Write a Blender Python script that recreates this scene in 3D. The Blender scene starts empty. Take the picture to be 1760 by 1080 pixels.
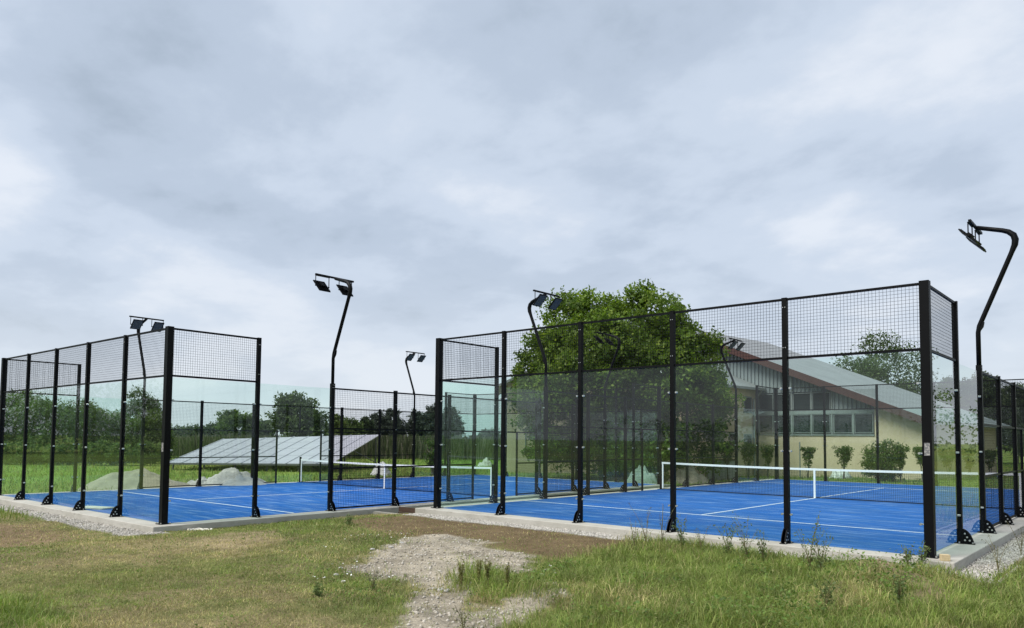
import bpy, math, random
import numpy as np
from mathutils import Matrix, Vector

random.seed(7)
RNG = np.random.default_rng(11)
scene = bpy.context.scene
COL = scene.collection

# ------------------------------------------------------------------ camera
F_PX, W_PX = 1289.08, 1760.0
YAW, PITCH, ROLL = -0.7325, 0.0551, 0.0101
CAM = np.array([2.5487, -12.0049, 1.5926])
FWD = np.array([math.sin(YAW) * math.cos(PITCH), math.cos(YAW) * math.cos(PITCH), math.sin(PITCH)])
_r = np.array([math.cos(YAW), -math.sin(YAW), 0.0])
_u = np.cross(_r, FWD)
RGT = _r * math.cos(ROLL) + _u * math.sin(ROLL)
UPV = -_r * math.sin(ROLL) + _u * math.cos(ROLL)
cam_data = bpy.data.cameras.new('camera')
cam = bpy.data.objects.new('camera', cam_data)
COL.objects.link(cam)
cam.matrix_world = Matrix(((RGT[0], UPV[0], -FWD[0], CAM[0]), (RGT[1], UPV[1], -FWD[1], CAM[1]),
                           (RGT[2], UPV[2], -FWD[2], CAM[2]), (0, 0, 0, 1)))
cam_data.sensor_width = 36.0
cam_data.lens = F_PX / W_PX * 36.0
cam_data.shift_x = 29.04 / W_PX
cam_data.shift_y = 143.82 / W_PX
cam_data.clip_start = 0.1
cam_data.clip_end = 6000
scene.camera = cam

# ------------------------------------------------------------------ light
SUN_EL, SUN_AZ = math.radians(52), math.radians(205)      # azimuth clockwise from +Y
SUN_DIR = Vector((math.sin(SUN_AZ) * math.cos(SUN_EL), math.cos(SUN_AZ) * math.cos(SUN_EL), math.sin(SUN_EL)))
sun_data = bpy.data.lights.new('sun', 'SUN')
sun_data.energy = 1.5
sun_data.angle = math.radians(32)
sun_data.color = (1.0, 0.96, 0.90)
sun = bpy.data.objects.new('sun', sun_data)
sun.rotation_euler = (-SUN_DIR).to_track_quat('-Z', 'Y').to_euler()
COL.objects.link(sun)

world = bpy.data.worlds.new('World')
scene.world = world
world.use_nodes = True
wn, wl = world.node_tree.nodes, world.node_tree.links
wn.clear()


def nd(nodes, kind, **kw):
    n = nodes.new(kind)
    for k, v in kw.items():
        if k in n.bl_rna.properties and k not in ('inputs', 'outputs'):
            setattr(n, k, v)
        else:
            n.inputs[k].default_value = v
    return n


def ramp(nodes, stops, interp='EASE'):
    n = nodes.new('ShaderNodeValToRGB')
    cr = n.color_ramp
    cr.interpolation = interp
    while len(cr.elements) > 1:
        cr.elements.remove(cr.elements[-1])
    cr.elements[0].position = stops[0][0]
    cr.elements[0].color = tuple(stops[0][1]) + (1,) if len(stops[0][1]) == 3 else stops[0][1]
    for p, c in stops[1:]:
        e = cr.elements.new(p)
        e.color = tuple(c) + (1,) if len(c) == 3 else c
    return n


sky = nd(wn, 'ShaderNodeTexSky', sky_type='NISHITA', sun_disc=False)
sky.sun_elevation = SUN_EL
sky.sun_rotation = SUN_AZ
sky_scale = wn.new('ShaderNodeMixRGB'); sky_scale.blend_type = 'MULTIPLY'
sky_scale.inputs[0].default_value = 1.0
sky_scale.inputs[2].default_value = (0.09, 0.09, 0.09, 1)
wl.new(sky.outputs[0], sky_scale.inputs[1])
tc = wn.new('ShaderNodeTexCoord')
sep = wn.new('ShaderNodeSeparateXYZ')
wl.new(tc.outputs['Generated'], sep.inputs[0])
zabs = nd(wn, 'ShaderNodeMath', operation='MAXIMUM'); zabs.inputs[1].default_value = 0.0
wl.new(sep.outputs[2], zabs.inputs[0])
zadd = nd(wn, 'ShaderNodeMath', operation='ADD'); zadd.inputs[1].default_value = 0.22
wl.new(zabs.outputs[0], zadd.inputs[0])
dx = nd(wn, 'ShaderNodeMath', operation='DIVIDE'); wl.new(sep.outputs[0], dx.inputs[0]); wl.new(zadd.outputs[0], dx.inputs[1])
dy = nd(wn, 'ShaderNodeMath', operation='DIVIDE'); wl.new(sep.outputs[1], dy.inputs[0]); wl.new(zadd.outputs[0], dy.inputs[1])
cmb = wn.new('ShaderNodeCombineXYZ'); wl.new(dx.outputs[0], cmb.inputs[0]); wl.new(dy.outputs[0], cmb.inputs[1])
cmap = wn.new('ShaderNodeMapping')
cmap.inputs['Rotation'].default_value = (0, 0, 0.55)
cmap.inputs['Location'].default_value = (1.7, 0.35, 0)
cmap.inputs['Scale'].default_value = (0.9, 1.0, 1.0)
wl.new(cmb.outputs[0], cmap.inputs[0])
n1 = nd(wn, 'ShaderNodeTexNoise', Scale=1.7, Detail=10.0, Roughness=0.56, Distortion=0.08)
n2 = nd(wn, 'ShaderNodeTexNoise', Scale=0.75, Detail=4.0, Roughness=0.5, Distortion=0.05)
wl.new(cmap.outputs[0], n1.inputs['Vector']); wl.new(cmap.outputs[0], n2.inputs['Vector'])
nm = nd(wn, 'ShaderNodeMath', operation='MULTIPLY_ADD')
nm.inputs[1].default_value = 0.55
wl.new(n1.outputs['Fac'], nm.inputs[0])
nm2 = nd(wn, 'ShaderNodeMath', operation='MULTIPLY'); nm2.inputs[1].default_value = 0.45
wl.new(n2.outputs['Fac'], nm2.inputs[0]); wl.new(nm2.outputs[0], nm.inputs[2])
cr = ramp(wn, [(0.36, (0.39, 0.465, 0.565)), (0.44, (0.49, 0.57, 0.69)), (0.51, (0.59, 0.67, 0.79)), (0.60, (0.76, 0.81, 0.89))])
wl.new(nm.outputs[0], cr.inputs[0])
hz = ramp(wn, [(0.0, (0.74, 0.79, 0.85)), (0.30, (0.60, 0.67, 0.77))])
wl.new(zabs.outputs[0], hz.inputs[0])
hzf = ramp(wn, [(0.0, (0.7, 0.7, 0.7)), (0.30, (0.0, 0.0, 0.0))])
wl.new(zabs.outputs[0], hzf.inputs[0])
hmix = wn.new('ShaderNodeMixRGB')
wl.new(hzf.outputs[0], hmix.inputs[0]); wl.new(cr.outputs[0], hmix.inputs[1]); wl.new(hz.outputs[0], hmix.inputs[2])
cmix = wn.new('ShaderNodeMixRGB'); cmix.inputs[0].default_value = 0.92
wl.new(sky_scale.outputs[0], cmix.inputs[1]); wl.new(hmix.outputs[0], cmix.inputs[2])
bg = wn.new('ShaderNodeBackground'); bg.inputs[1].default_value = 0.405
wl.new(cmix.outputs[0], bg.inputs[0])
wo = wn.new('ShaderNodeOutputWorld'); wl.new(bg.outputs[0], wo.inputs[0])

vs = scene.view_settings
vs.view_transform = 'Standard'; vs.look = 'None'; vs.exposure = 1.45; vs.gamma = 1.0
vs.use_curve_mapping = False
scene.render.engine = 'CYCLES'
scene.cycles.transparent_max_bounces = 48
scene.cycles.max_bounces = 8
scene.cycles.diffuse_bounces = 3
scene.cycles.glossy_bounces = 4
scene.cycles.use_denoising = True
scene.cycles.caustics_reflective = False
scene.cycles.caustics_refractive = False

# ------------------------------------------------------------------ helpers


def ray(x, y):
    return FWD + RGT * (x - 880 + 29.04) / F_PX - UPV * (y - 540 - 143.82) / F_PX


def gp(x, y, z=-0.22):
    d = ray(x, y)
    return CAM + d * (z - CAM[2]) / d[2]


FH = np.array([math.sin(YAW), math.cos(YAW), 0.0])


def cw(x, Z, z=0.0):
    """a world point from metres to the side of and ahead of the viewpoint"""
    p = CAM + _r * x + FH * Z
    return Vector((p[0], p[1], z))


def pz(px, Z, z=0.0):
    return cw((px - 851.0) / F_PX * Z, Z, z)


_T = np.random.default_rng(5).random((256, 256))


def vnoise(x, y):
    xi = np.floor(x).astype(int); yi = np.floor(y).astype(int)
    fx = x - xi; fy = y - yi
    fx = fx * fx * (3 - 2 * fx); fy = fy * fy * (3 - 2 * fy)
    a = _T[xi & 255, yi & 255]; b = _T[(xi + 1) & 255, yi & 255]
    c = _T[xi & 255, (yi + 1) & 255]; d = _T[(xi + 1) & 255, (yi + 1) & 255]
    return (a * (1 - fx) + b * fx) * (1 - fy) + (c * (1 - fx) + d * fx) * fy


def fbm(x, y, oct=4, s=1.0):
    v = 0; a = 0.5; t = 0
    for i in range(oct):
        v = v + a * vnoise(x * s + 17.3 * i, y * s + 31.7 * i); t += a
        s *= 2.03; a *= 0.5
    return v / t


def pip(poly, X, Y):
    """signed distance to a polygon, positive inside"""
    P = np.array(poly)[:, :2]
    ins = np.zeros(X.shape, bool)
    dist = np.full(X.shape, 1e9)
    n = len(P)
    for i in range(n):
        x0, y0 = P[i]; x1, y1 = P[(i + 1) % n]
        if y0 != y1:
            c = ((y0 > Y) != (y1 > Y)) & (X < (x1 - x0) * (Y - y0) / (y1 - y0) + x0)
            ins ^= c
        dx_, dy_ = x1 - x0, y1 - y0
        L = dx_ * dx_ + dy_ * dy_ + 1e-12
        t = np.clip(((X - x0) * dx_ + (Y - y0) * dy_) / L, 0, 1)
        dist = np.minimum(dist, np.hypot(X - x0 - t * dx_, Y - y0 - t * dy_))
    return np.where(ins, dist, -dist)


def sstep(a, b, x):
    t = np.clip((x - a) / (b - a), 0, 1)
    return t * t * (3 - 2 * t)


def mesh_np(name, V, quads=None, tris=None, col=None, smooth=False):
    me = bpy.data.meshes.new(name)
    V = np.asarray(V, np.float32)
    parts = []; starts = []; off = 0
    if quads is not None and len(quads):
        q = np.asarray(quads, np.int32); parts.append(q.ravel()); starts.append(off + 4 * np.arange(len(q))); off += q.size
    if tris is not None and len(tris):
        t = np.asarray(tris, np.int32); parts.append(t.ravel()); starts.append(off + 3 * np.arange(len(t))); off += t.size
    loops = np.concatenate(parts); st = np.concatenate(starts).astype(np.int32)
    me.vertices.add(len(V)); me.vertices.foreach_set('co', V.ravel())
    me.loops.add(len(loops)); me.loops.foreach_set('vertex_index', loops)
    me.polygons.add(len(st)); me.polygons.foreach_set('loop_start', st)
    if smooth:
        me.polygons.foreach_set('use_smooth', np.ones(len(st), bool))
    me.update(calc_edges=True)
    if col is not None:
        ca = me.color_attributes.new('Col', 'FLOAT_COLOR', 'POINT')
        c = np.ones((len(V), 4), np.float32); c[:, :3] = col
        ca.data.foreach_set('color', c.ravel())
    return me


class MB:
    """collects simple shapes into one mesh"""

    def __init__(s):
        s.v = []; s.f = []

    def box(s, x0, x1, y0, y1, z0, z1):
        b = len(s.v)
        s.v += [(x0, y0, z0), (x1, y0, z0), (x1, y1, z0), (x0, y1, z0), (x0, y0, z1), (x1, y0, z1), (x1, y1, z1), (x0, y1, z1)]
        s.f += [(b, b + 3, b + 2, b + 1), (b + 4, b + 5, b + 6, b + 7), (b, b + 1, b + 5, b + 4), (b + 1, b + 2, b + 6, b + 5), (b + 2, b + 3, b + 7, b + 6), (b + 3, b, b + 4, b + 7)]
        return s

    def prism(s, poly, axis, a, b):
        """extrude a 2D polygon along an axis ('x','y','z') from a to b"""
        n = len(poly); k = len(s.v)

        def mk(p, t):
            return {'x': (t, p[0], p[1]), 'y': (p[0], t, p[1]), 'z': (p[0], p[1], t)}[axis]
        s.v += [mk(p, a) for p in poly] + [mk(p, b) for p in poly]
        s.f += [tuple(range(k, k + n))[::-1], tuple(range(k + n, k + 2 * n))]
        s.f += [(k + i, k + (i + 1) % n, k + n + (i + 1) % n, k + n + i) for i in range(n)]
        return s

    def tube(s, pts, rad, n=8, cap=True):
        pts = [Vector(p) for p in pts]
        m = len(pts)
        if not hasattr(rad, '__len__'):
            rad = [rad] * m
        k = len(s.v)
        t0 = (pts[1] - pts[0]).normalized()
        ref = Vector((0, 0, 1)) if abs(t0.z) < 0.9 else Vector((1, 0, 0))
        nrm = t0.cross(ref).normalized()
        for i in range(m):
            t = (pts[min(i + 1, m - 1)] - pts[max(i - 1, 0)]).normalized()
            nrm = (nrm - t * nrm.dot(t)).normalized()
            bi = t.cross(nrm)
            for j in range(n):
                a = 2 * math.pi * (j + 0.5) / n
                s.v.append(tuple(pts[i] + (nrm * math.cos(a) + bi * math.sin(a)) * rad[i]))
        for i in range(m - 1):
            for j in range(n):
                s.f.append((k + i * n + j, k + i * n + (j + 1) % n, k + (i + 1) * n + (j + 1) % n, k + (i + 1) * n + j))
        if cap:
            s.f.append(tuple(k + j for j in range(n))[::-1]); s.f.append(tuple(k + (m - 1) * n + j for j in range(n)))
        return s

    def poly(s, pts):
        k = len(s.v); s.v += [tuple(p) for p in pts]; s.f.append(tuple(range(k, k + len(pts)))); return s

    def mesh(s, name, m=None, smooth=False):
        me = bpy.data.meshes.new(name)
        me.from_pydata(s.v, [], s.f)
        if smooth:
            me.polygons.foreach_set('use_smooth', np.ones(len(me.polygons), bool))
        if m:
            me.materials.append(m)
        me.update()
        return me

    def build(s, name, m, parent=None, **kw):
        return link(name, s.mesh(name, m), parent, **kw)


def link(name, me, parent=None, loc=(0, 0, 0), rz=0.0, rot=None, kind=None, label=None, cat=None, group=None, bevel=0):
    o = bpy.data.objects.new(name, me)
    COL.objects.link(o)
    o.location = loc
    o.rotation_euler = rot if rot else (0, 0, rz)
    if parent:
        o.parent = parent
    for k, v in (('kind', kind), ('label', label), ('category', cat), ('group', group)):
        if v:
            o[k] = v
    if bevel:
        b = o.modifiers.new('bevel', 'BEVEL'); b.width = bevel; b.segments = 2; b.limit_method = 'ANGLE'
    return o


def empty(name, loc=(0, 0, 0), rz=0.0, label=None, cat=None, group=None):
    return link(name, None, None, loc, rz, label=label, cat=cat, group=group)


# ------------------------------------------------------------------ materials
MATS = {}


def mat(name, base=(0.5, 0.5, 0.5), rough=0.6, metal=0.0, noise=None, bump=None, spec=None, attr=False):
    """noise = (scale, colour2, low, high[, stretch]); bump = (scale, strength)"""
    m = bpy.data.materials.new(name)
    m.use_nodes = True
    N, L = m.node_tree.nodes, m.node_tree.links
    b = N['Principled BSDF']
    b.inputs['Base Color'].default_value = tuple(base) + (1,)
    b.inputs['Roughness'].default_value = rough
    b.inputs['Metallic'].default_value = metal
    if spec is not None:
        b.inputs['Specular IOR Level'].default_value = spec
    co = N.new('ShaderNodeTexCoord')
    src = None
    if attr:
        a = N.new('ShaderNodeVertexColor'); a.layer_name = 'Col'
        src = a.outputs[0]
        L.new(src, b.inputs['Base Color'])
    layers = noise if isinstance(noise, list) else ([noise] if noise else [])
    for ns in layers:
        mp = N.new('ShaderNodeMapping'); mp.inputs['Scale'].default_value = ns[4] if len(ns) > 4 else (1, 1, 1)
        L.new(co.outputs['Object'], mp.inputs[0])
        t = nd(N, 'ShaderNodeTexNoise', Scale=ns[0], Detail=6.0, Roughness=0.6)
        L.new(mp.outputs[0], t.inputs['Vector'])
        r = ramp(N, [(ns[2], (0, 0, 0)), (ns[3], (1, 1, 1))], 'LINEAR')
        L.new(t.outputs['Fac'], r.inputs[0])
        mx = N.new('ShaderNodeMixRGB')
        L.new(r.outputs[0], mx.inputs[0])
        if src:
            L.new(src, mx.inputs[1])
        else:
            mx.inputs[1].default_value = tuple(base) + (1,)
        mx.inputs[2].default_value = tuple(ns[1]) + (1,)
        src = mx.outputs[0]
        L.new(src, b.inputs['Base Color'])
    if bump:
        t = nd(N, 'ShaderNodeTexNoise', Scale=bump[0], Detail=8.0, Roughness=0.65)
        L.new(co.outputs['Object'], t.inputs['Vector'])
        bp = N.new('ShaderNodeBump'); bp.inputs['Strength'].default_value = bump[1]
        bp.inputs['Distance'].default_value = bump[2] if len(bump) > 2 else 0.02
        L.new(t.outputs['Fac'], bp.inputs['Height']); L.new(bp.outputs[0], b.inputs['Normal'])
    MATS[name] = m
    return m


def leaf_mat(name, trans=0.35):
    m = bpy.data.materials.new(name); m.use_nodes = True
    N, L = m.node_tree.nodes, m.node_tree.links
    b = N['Principled BSDF']; b.inputs['Roughness'].default_value = 0.55
    b.inputs['Specular IOR Level'].default_value = 0.3
    a = N.new('ShaderNodeVertexColor'); a.layer_name = 'Col'
    tr = N.new('ShaderNodeBsdfTranslucent')
    hs = N.new('ShaderNodeHueSaturation'); hs.inputs['Value'].default_value = 1.25; hs.inputs['Saturation'].default_value = 1.1
    L.new(a.outputs[0], b.inputs['Base Color']); L.new(a.outputs[0], hs.inputs['Color']); L.new(hs.outputs[0], tr.inputs[0])
    mx = N.new('ShaderNodeMixShader'); mx.inputs[0].default_value = trans
    out = N['Material Output']
    L.new(b.outputs[0], mx.inputs[1]); L.new(tr.outputs[0], mx.inputs[2]); L.new(mx.outputs[0], out.inputs[0])
    MATS[name] = m
    return m


def glass_mat(name, tint, dust):
    m = bpy.data.materials.new(name); m.use_nodes = True
    N, L = m.node_tree.nodes, m.node_tree.links
    N.remove(N['Principled BSDF'])
    tr = N.new('ShaderNodeBsdfTransparent'); tr.inputs[0].default_value = tuple(tint) + (1,)
    gl = N.new('ShaderNodeBsdfGlossy'); gl.inputs['Roughness'].default_value = 0.0
    df = N.new('ShaderNodeBsdfDiffuse'); df.inputs[0].default_value = (0.55, 0.6, 0.58, 1)
    fr = N.new('ShaderNodeFresnel'); fr.inputs[0].default_value = 1.5
    ge = N.new('ShaderNodeNewGeometry')
    inv = nd(N, 'ShaderNodeMath', operation='SUBTRACT'); inv.inputs[0].default_value = 1.0
    L.new(ge.outputs['Backfacing'], inv.inputs[1])
    k = nd(N, 'ShaderNodeMath', operation='MULTIPLY'); k.inputs[1].default_value = 1.12
    k.use_clamp = True
    L.new(fr.outputs[0], k.inputs[0])
    k2 = nd(N, 'ShaderNodeMath', operation='MULTIPLY'); L.new(k.outputs[0], k2.inputs[0]); L.new(inv.outputs[0], k2.inputs[1])
    m1 = N.new('ShaderNodeMixShader'); m1.inputs[0].default_value = dust
    co = N.new('ShaderNodeTexCoord')
    t = nd(N, 'ShaderNodeTexNoise', Scale=1.6, Detail=5.0, Roughness=0.6)
    L.new(co.outputs['Object'], t.inputs['Vector'])
    r = ramp(N, [(0.35, (dust * 0.4,) * 3), (0.7, (dust * 1.8,) * 3)], 'LINEAR')
    L.new(t.outputs['Fac'], r.inputs[0]); L.new(r.outputs[0], m1.inputs[0])
    L.new(tr.outputs[0], m1.inputs[1]); L.new(df.outputs[0], m1.inputs[2])
    m2 = N.new('ShaderNodeMixShader')
    L.new(k2.outputs[0], m2.inputs[0]); L.new(m1.outputs[0], m2.inputs[1]); L.new(gl.outputs[0], m2.inputs[2])
    L.new(m2.outputs[0], N['Material Output'].inputs[0])
    MATS[name] = m
    return m


M_BLACK = mat('black_powder_coat', (0.002, 0.0022, 0.003), 0.5, noise=(9, (0.0035, 0.004, 0.005), 0.5, 0.8), spec=0.14)
M_WIRE = mat('black_wire', (0.004, 0.0045, 0.0055), 0.5, spec=0.15)
M_STEEL = mat('bright_steel', (0.62, 0.62, 0.60), 0.3, 0.9)
M_GLASS = glass_mat('court_glass', (0.915, 0.980, 0.953), 0.005)
M_CONC = mat('concrete', (0.46, 0.44, 0.39), 0.85, noise=[(1.1, (0.36, 0.34, 0.29), 0.42, 0.66), (5, (0.27, 0.25, 0.21), 0.54, 0.80, (1, 1, 4)), (38, (0.54, 0.52, 0.47), 0.55, 0.8)], bump=(60, 0.5, 0.01))
M_CONC2 = mat('weathered_concrete', (0.40, 0.37, 0.32), 0.9, noise=[(3.5, (0.25, 0.22, 0.18), 0.42, 0.72), (45, (0.48, 0.45, 0.40), 0.55, 0.8)], bump=(50, 0.7, 0.01))
M_TURF = mat('blue_turf', (0.016, 0.105, 0.375), 0.95, spec=0.1,
             noise=[(0.5, (0.035, 0.125, 0.34), 0.45, 0.75), (1.5, (0.022, 0.135, 0.47), 0.46, 0.68, (0.35, 1.6, 1)), (2.6, (0.24, 0.37, 0.60), 0.50, 0.82, (0.32, 2.2, 1)), (140, (0.008, 0.070, 0.31), 0.55, 0.75)], bump=(220, 0.4, 0.01))
M_LINE = mat('white_line', (0.74, 0.77, 0.80), 0.9, noise=(6, (0.45, 0.55, 0.70), 0.55, 0.8))
M_NETW = mat('net_tape', (0.82, 0.83, 0.82), 0.7, noise=(12, (0.70, 0.71, 0.69), 0.5, 0.8))
M_PLATE = mat('label_plate', (0.16, 0.16, 0.17), 0.4, noise=(40, (0.42, 0.40, 0.38), 0.52, 0.6))
M_LAMP = mat('lamp_glass', (0.07, 0.075, 0.08), 0.5, noise=(30, (0.12, 0.125, 0.13), 0.5, 0.7), spec=0.3)
M_STONE = mat('pale_pebble', (0.56, 0.53, 0.47), 0.85, attr=True)
M_WOOD = mat('pale_wood', (0.58, 0.47, 0.28), 0.7, noise=(14, (0.45, 0.34, 0.19), 0.45, 0.7, (1, 6, 6)))
M_DARKWOOD = mat('dark_timber', (0.10, 0.055, 0.035), 0.8, noise=(10, (0.05, 0.03, 0.02), 0.4, 0.7, (1, 1, 8)))
M_ROPE = mat('white_rope', (0.72, 0.69, 0.60), 0.9, noise=(40, (0.55, 0.52, 0.44), 0.45, 0.7))
M_LEAF = leaf_mat('leaves', 0.42)
M_GRASS = leaf_mat('grass_blades', 0.30)
M_BARK = mat('bark', (0.16, 0.13, 0.10), 0.9, noise=(12, (0.08, 0.065, 0.05), 0.4, 0.7, (1, 1, 0.3)), bump=(20, 0.8, 0.03))
M_PETAL = mat('white_petals', (0.80, 0.80, 0.74), 0.8)


def setup_ground_mat():
    m = bpy.data.materials.new('ground_soil'); m.use_nodes = True
    N, L = m.node_tree.nodes, m.node_tree.links
    b = N['Principled BSDF']; b.inputs['Roughness'].default_value = 0.95; b.inputs['Specular IOR Level'].default_value = 0.1
    a = N.new('ShaderNodeVertexColor'); a.layer_name = 'Col'
    co = N.new('ShaderNodeTexCoord')
    prev = a.outputs[0]
    for sc_, lo, hi, amt in ((0.35, 0.70, 1.30, 0.8), (3.0, 0.72, 1.28, 0.9), (26.0, 0.62, 1.38, 1.0), (120.0, 0.6, 1.4, 0.8)):
        t = nd(N, 'ShaderNodeTexNoise', Scale=sc_, Detail=5.0, Roughness=0.65)
        L.new(co.outputs['Object'], t.inputs['Vector'])
        r = ramp(N, [(0.28, (lo,) * 3), (0.72, (hi,) * 3)], 'LINEAR')
        L.new(t.outputs['Fac'], r.inputs[0])
        mx = N.new('ShaderNodeMixRGB'); mx.blend_type = 'MULTIPLY'; mx.inputs[0].default_value = amt
        L.new(prev, mx.inputs[1]); L.new(r.outputs[0], mx.inputs[2]); prev = mx.outputs[0]
    L.new(prev, b.inputs['Base Color'])
    t = nd(N, 'ShaderNodeTexNoise', Scale=30.0, Detail=9.0, Roughness=0.75)
    L.new(co.outputs['Object'], t.inputs['Vector'])
    bp = N.new('ShaderNodeBump'); bp.inputs['Strength'].default_value = 0.9; bp.inputs['Distance'].default_value = 0.04
    L.new(t.outputs['Fac'], bp.inputs['Height']); L.new(bp.outputs[0], b.inputs['Normal'])
    return m


M_GROUND = setup_ground_mat()

# ------------------------------------------------------------------ ground
H4, H3, H2, H1 = 3.90, 2.925, 1.95, 1.0
COURT_B = (0.0, 0.0, 0.0, 0.0)
COURT_A = (-12.2389, -5.2951, -0.1444, 0.0194)
EDGE = 0.36           # slab beyond the posts


def court_local(c, X, Y):
    cs, sn = math.cos(c[3]), math.sin(c[3])
    ax, ay = X - c[0], Y - c[1]
    return ax * cs + ay * sn, -ax * sn + ay * cs


def slab_sd(c, X, Y, grow=0.0):
    """signed distance to the court slab, positive inside"""
    lx, ly = court_local(c, X, Y)
    e = EDGE + grow
    dxx = np.minimum(lx + 10 + e, e - lx); dyy = np.minimum(ly + e, 20 + e - ly)
    return np.minimum(dxx, dyy)


def px(*pts):
    return [gp(a, b)[:2] for a, b in pts]


Z_DIRT = px((560, 897), (700, 895), (740, 889), (1000, 910), (1140, 935), (1110, 958), (1040, 968), (960, 966), (900, 960), (800, 938), (700, 935), (640, 918))
Z_PATCH = px((575, 985), (640, 958), (700, 938), (760, 928), (830, 945), (905, 962), (915, 985), (850, 990), (805, 1002), (795, 1032), (830, 1052), (950, 1018), (985, 1035), (900, 1075), (850, 1095), (680, 1095), (695, 1045), (700, 1012), (670, 1000), (630, 990))
Z_DIRT_L = px((-60, 890), (60, 897), (130, 912), (120, 930), (50, 946), (-60, 950))
Z_DRY = px((320, 945), (400, 925), (490, 920), (505, 936), (430, 950), (350, 956))
Z_SOIL = px((1440, 978), (1560, 985), (1640, 1028), (1650, 1052), (1570, 1058), (1520, 1020), (1450, 1000))
Z_TALL = px((925, 1000), (1000, 968), (1090, 945), (1180, 928), (1300, 930), (1450, 962), (1560, 985), (1700, 1000), (1780, 985), (1820, 1100), (880, 1110), (960, 1060))
Z_MID = px((450, 905), (560, 893), (640, 905), (700, 935), (640, 960), (560, 980), (690, 998), (740, 1040), (690, 1070), (560, 1040), (500, 960))
Z_FRESH = px((-80, 1030), (40, 1035), (85, 1065), (110, 1110), (-80, 1110))
Z_CLUMP = px((785, 1000), (800, 985), (850, 985), (915, 1010), (960, 1030), (920, 1050), (850, 1045), (780, 1030))


def zones(X, Y):
    wx = X + 0.5 * (fbm(X, Y, 3, 1.7) - 0.5); wy = Y + 0.5 * (fbm(X + 40, Y + 9, 3, 1.7) - 0.5)
    wx = wx + 0.2 * (fbm(X, Y, 2, 9.0) - 0.5); wy = wy + 0.2 * (fbm(X + 7, Y + 3, 2, 9.0) - 0.5)
    z = {}
    for k, p, s in (('dirt', Z_DIRT, .3), ('patch', Z_PATCH, .14), ('dirtl', Z_DIRT_L, .5), ('dry', Z_DRY, .4), ('soil', Z_SOIL, .35), ('tall', Z_TALL, .5), ('mid', Z_MID, .6), ('fresh', Z_FRESH, .5), ('clump', Z_CLUMP, .2)):
        z[k] = sstep(-s, s, pip(p, wx, wy) + (0.55 * (fbm(X + 60, Y + 60, 4, 3.2) - 0.5) if k == 'patch' else 0))
    a = slab_sd(COURT_A, X, Y); b = slab_sd(COURT_B, X, Y)
    ax, ay = court_local(COURT_A, X, Y)
    wob = 0.25 * (fbm(X, Y, 3, 2.5) - 0.5)
    ga = sstep(-0.60, -0.48, a + wob) * (ay < -0.2)
    gb = sstep(-0.52, -0.42, b + wob * np.where(X > -3, 0.15, 0.6)) * ((X > 0) | (Y < 0)) * (X > -10.3)
    z['strip'] = np.clip(ga + gb, 0, 1)
    z['slab'] = np.maximum(sstep(0.0, 0.12, a), sstep(0.0, 0.12, b))
    z['gap'] = ((ax > 0.2) & (X < -10.2) & (Y > -0.32) & (Y < 15)).astype(float)
    return z


def gz(X, Y, z=None):
    X = np.asarray(X, float); Y = np.asarray(Y, float)
    z = z or zones(X, Y)
    base = -0.125 - 0.145 * sstep(9.8, 12.2, -X)
    d = np.hypot(X - CAM[0], Y - CAM[1])
    near = 1 - sstep(9, 14, d)
    base = base - 0.08 * near * (1 - sstep(9.8, 12.2, -X))
    h = base + 0.05 * (fbm(X, Y, 3, 0.7) - 0.5) * np.where(d < 40, 1, 0) + 0.03 * (fbm(X, Y, 2, 4.0) - 0.5)
    h = h + 0.05 * z['tall'] * (0.5 + fbm(X, Y, 3, 0.9)) + 0.16 * z['soil'] * fbm(X, Y, 4, 4.0)
    h = h + 0.03 * z['patch'] * (fbm(X, Y, 4, 5.0) - 0.3) + 0.05 * z['clump']
    h = np.where(z['strip'] > 0.3, base * 0.3 + h * 0.7, h)
    h = h * (1 - z['slab']) + (-0.5) * z['slab']
    h = h - 0.22 * z['gap']
    return h


def gcol(X, Y, z):
    n1_ = fbm(X, Y, 4, 0.55)[..., None]; n2_ = fbm(X + 50, Y, 4, 2.2)[..., None]
    dry = np.array((0.27, 0.225, 0.115)); olive = np.array((0.20, 0.19, 0.075)); green = np.array((0.125, 0.165, 0.04))
    w = sstep(0.35, 0.62, n1_)
    c = olive * (1 - w) + dry * w
    c = c * (1 - 0.6 * sstep(0.5, 0.7, n2_)) + green * 0.6 * sstep(0.5, 0.7, n2_)
    d = np.hypot(X - CAM[0], Y - CAM[1])[..., None]
    far = sstep(19, 26, d)
    fieldc = np.array((0.165, 0.24, 0.045)) * (0.75 + 0.5 * fbm(X, Y, 4, 0.16)[..., None])
    yel = sstep(0.50, 0.68, fbm(X + 90, Y + 20, 3, 0.06))[..., None]
    fieldc = fieldc * (1 - 0.6 * yel) + np.array((0.27, 0.28, 0.07)) * 0.6 * yel
    c = c * 0.88
    c = c * (1 - far) + fieldc * far

    def mixz(k, col, amt=1.0):
        nonlocal c
        m = z[k][..., None] * amt
        c = c * (1 - m) + np.array(col) * m
    mixz('mid', (0.13, 0.155, 0.05), 0.7)
    mixz('dirtl', (0.235, 0.165, 0.10), 0.85)
    mixz('dry', (0.34, 0.27, 0.16), 0.85)
    mixz('tall', (0.12, 0.13, 0.045), 0.9)
    mixz('fresh', (0.08, 0.15, 0.02))
    mixz('dirt', (0.165, 0.118, 0.066), 0.95)
    pc = np.array((0.37, 0.325, 0.25)) * (0.45 + 1.1 * fbm(X, Y, 4, 2.4)[..., None])
    m = z['patch'][..., None]; c = c * (1 - m) + pc * m
    mixz('soil', (0.28, 0.22, 0.13), 0.85)
    mixz('strip', (0.38, 0.355, 0.31))
    return c


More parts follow.
